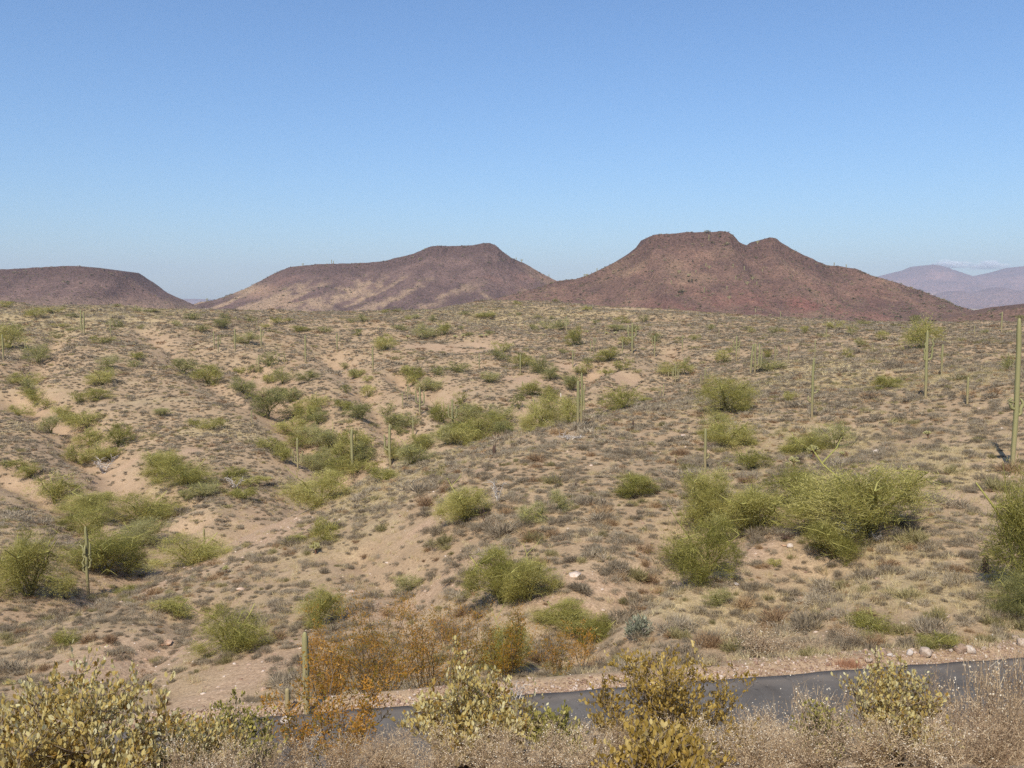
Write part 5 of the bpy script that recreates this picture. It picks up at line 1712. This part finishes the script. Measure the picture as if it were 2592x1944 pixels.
for i, (px, top, d, wpx, lb, ns, dn) in enumerate([(935, 1540, 25.6, 250, 'tall brown creosote rising above the road edge', 20, 1.0), (1075, 1550, 25.8, 160, 'reddish-brown creosote with thin crossing stems', 14, 0.9), (1170, 1535, 25.9, 130, 'sparse tall creosote, nearly bare', 8, 0.5), (1285, 1560, 26.0, 180, 'yellow-brown creosote in front of a green bush', 14, 1.0),
                                                   (1410, 1600, 27.2, 130, 'thin low creosote with bare twigs by the road', 8, 0.5), (815, 1620, 24.9, 150, 'leftmost brown creosote beside the slim saguaro', 14, 0.9), (830, 1700, 12.5, 330, 'orange-brown creosote in front of the road', 15, 0.55), (1480, 1590, 29, 90, 'wispy brown creosote on the slope past the road', 7, 0.5)]):
    p, h = near(px, top, d)
    creosote(p, h * 1.08, wpx / FOC * d * 1.25, lb, 5000 + i, int(ns * 1.2), 32, dn)

for i, (px, top, d, wpx, lb, mt_, nl, ll, spray) in enumerate([
        (110, 1735, 6.4, 520, 'large tan jojoba filling the lower left corner', 'jojoba', 2600, 0.040, 0.05), (560, 1785, 9.0, 210, 'round green jojoba beside the road end', 'jojoba_green', 1500, 0.036, 0.0), (450, 1850, 7.4, 300, 'low tan jojoba between the corner bush and the green one', 'jojoba', 1500, 0.036, 0.0),
        (1190, 1715, 8.2, 330, 'pale yellow dome-shaped jojoba in the lower middle', 'jojoba', 2600, 0.040, 0.1), (1400, 1800, 8.0, 140, 'small pale green jojoba leaning over the asphalt', 'jojoba_green', 700, 0.040, 0.1), (1700, 1660, 9.2, 400, 'golden yellow jojoba blocking the road view', 'jojoba_gold', 2500, 0.038, 0.1),
        (1690, 1875, 5.8, 280, 'golden jojoba with big leaves at the bottom edge', 'jojoba_gold', 900, 0.040, 0.2), (2310, 1712, 8.6, 290, 'loose brownish jojoba before the right stretch of road', 'jojoba', 1500, 0.038, 0.35), (2110, 1765, 9.6, 130, 'small yellow jojoba at the road edge', 'jojoba_green', 500, 0.036, 0.1), (2275, 1655, 10.5, 110, 'tall sparse jojoba sprig in front of the gravel berm', 'jojoba', 420, 0.040, 0.2)]):
    p, h = near(px, top, d)
    jojoba(p, h * 1.05, wpx / FOC * d * 1.08, lb, 5100 + i, mt_, int(nl * 3.8), min(280, nl // 3), ll, spray)

DRY = [dry_bush_meshes(5300 + i, 1000 + 80 * i) for i in range(4)]
dry_spots = [(1950, 1838, 11.5, 260), (2090, 1810, 12.5, 260), (2230, 1800, 12.8, 260), (2380, 1790, 13, 280), (2530, 1765, 13.2, 280), (2610, 1735, 13.5, 240), (1850, 1880, 9.5, 240), (1990, 1870, 9.2, 300), (2140, 1850, 9.8, 280), (2300, 1845, 9.6, 300), (2450, 1830, 9.8, 300), (2590, 1815, 9.6, 280),
             (1780, 1900, 7.6, 260), (1930, 1905, 7.2, 280), (2080, 1895, 7.0, 300), (2240, 1890, 7.2, 300), (2400, 1885, 7.0, 300), (2550, 1875, 7.2, 300), (1480, 1860, 9.6, 240), (1570, 1875, 8.4, 220), (1400, 1895, 7.6, 240), (1500, 1905, 6.6, 260), (1010, 1870, 10.5, 220), (950, 1905, 8.6, 260), (720, 1890, 9.6, 220), (640, 1905, 8.0, 240), (1330, 1905, 9.0, 200), (860, 1920, 7.4, 240), (1100, 1925, 7.0, 240), (1230, 1925, 6.6, 240), (1320, 1928, 6.0, 240), (560, 1928, 6.6, 240), (420, 1930, 6.0, 240)]
FAR_DRY = [(1945, 1612, 27.6, 270, 'dry grey twiggy bush with white flecks across the road'), (2080, 1650, 27.4, 170, 'low dry bush at the far road edge, right of the flecked one'), (1800, 1660, 27.6, 150, 'low dry bush at the far road edge behind the golden jojoba'), (1620, 1720, 26.6, 140, 'straw-brown dry clump on the far road edge'), (2180, 1618, 29.2, 150, 'dry straw bush near the white boulder')]
MARKS_D = {}
for i, row in enumerate(dry_spots + FAR_DRY):
    px, top, d, wpx = row[:4]
    p, h = near(px, top, d)
    st, tw = DRY[i % 4]
    w = wpx / FOC * d
    root = link('dry_bush', None, None, tuple(p), (0, 0, i * 1.7), (w, w, max(h, 0.3) * (1.5 if px > 1700 else 1.25)))
    link('stems', st, root)
    link('twigs', tw, root)['kind'] = 'stuff'
    if len(row) > 4:
        lb = row[4]
    else:
        where = ('bottom edge' if top > 1880 else 'near bank' if top > 1840 else 'near road edge')
        k = MARKS_D.setdefault((where, px > 1300), [])
        k.append(px)
        lb = '%sdry tan twiggy bush on the %s, %s of the golden jojoba' % (ORD[min(len(k) - 1, 11)], where, 'right' if px > 1700 else 'left')
    tag(root, lb, 'dry bush', 'dry twiggy bushes on the near bank')

# rusty weed clump at the asphalt edge, silvery cactus bush on the slope
p, h = near(2172, 1698, 25.6)
rng = np.random.default_rng(5500)
g = Geo()
n = 500
g.blades(np.c_[rng.normal(0, 0.2, n), rng.normal(0, 0.1, n), np.zeros(n)], np.c_[rng.normal(0, 0.4, n), rng.normal(0, 0.4, n), np.ones(n)], rng.uniform(0.1, 0.3, n), 0.012, rng.uniform(0, 1, n), rng)
tag(link('weed_clump', g.mesh('weed_clump', M['rust']), None, tuple(p)), 'rust-red weed clump at the far asphalt edge', 'weed')
p = hit(864 + 1930 * ZS, 1400 + 548 * ZS)
root = link('cactus_bush', None, None, tuple(p))
rng = np.random.default_rng(5600)
g, st = Geo(), Geo()
w = 200 * ZS / FOC * p[1]
n = 900
dd = unit_dirs(n, rng, 0.0)
bp = dd * rng.uniform(0.3, 1, (n, 1)) * np.array([w / 2, w / 2, w * 0.7])
g.blades(bp, dd + np.array([0, 0, 0.5]) + rng.normal(0, 0.4, (n, 3)), 0.16, 0.05, rng.uniform(0, 1, n), rng)
for _ in range(12):
    e = unit_dirs(1, rng, 0.2)[0] * w * 0.45
    st.tube([(0, 0, -0.05), e * 0.5, e], [0.03, 0.025, 0.015], 0.5, 4)
link('stems', st.mesh('cactus_stems', M['deadwood'], True), root)
link('crown', g.mesh('cactus_crown', M['silver']), root)
tag(root, 'silvery green cactus bush on the slope past the creosotes', 'cactus bush')
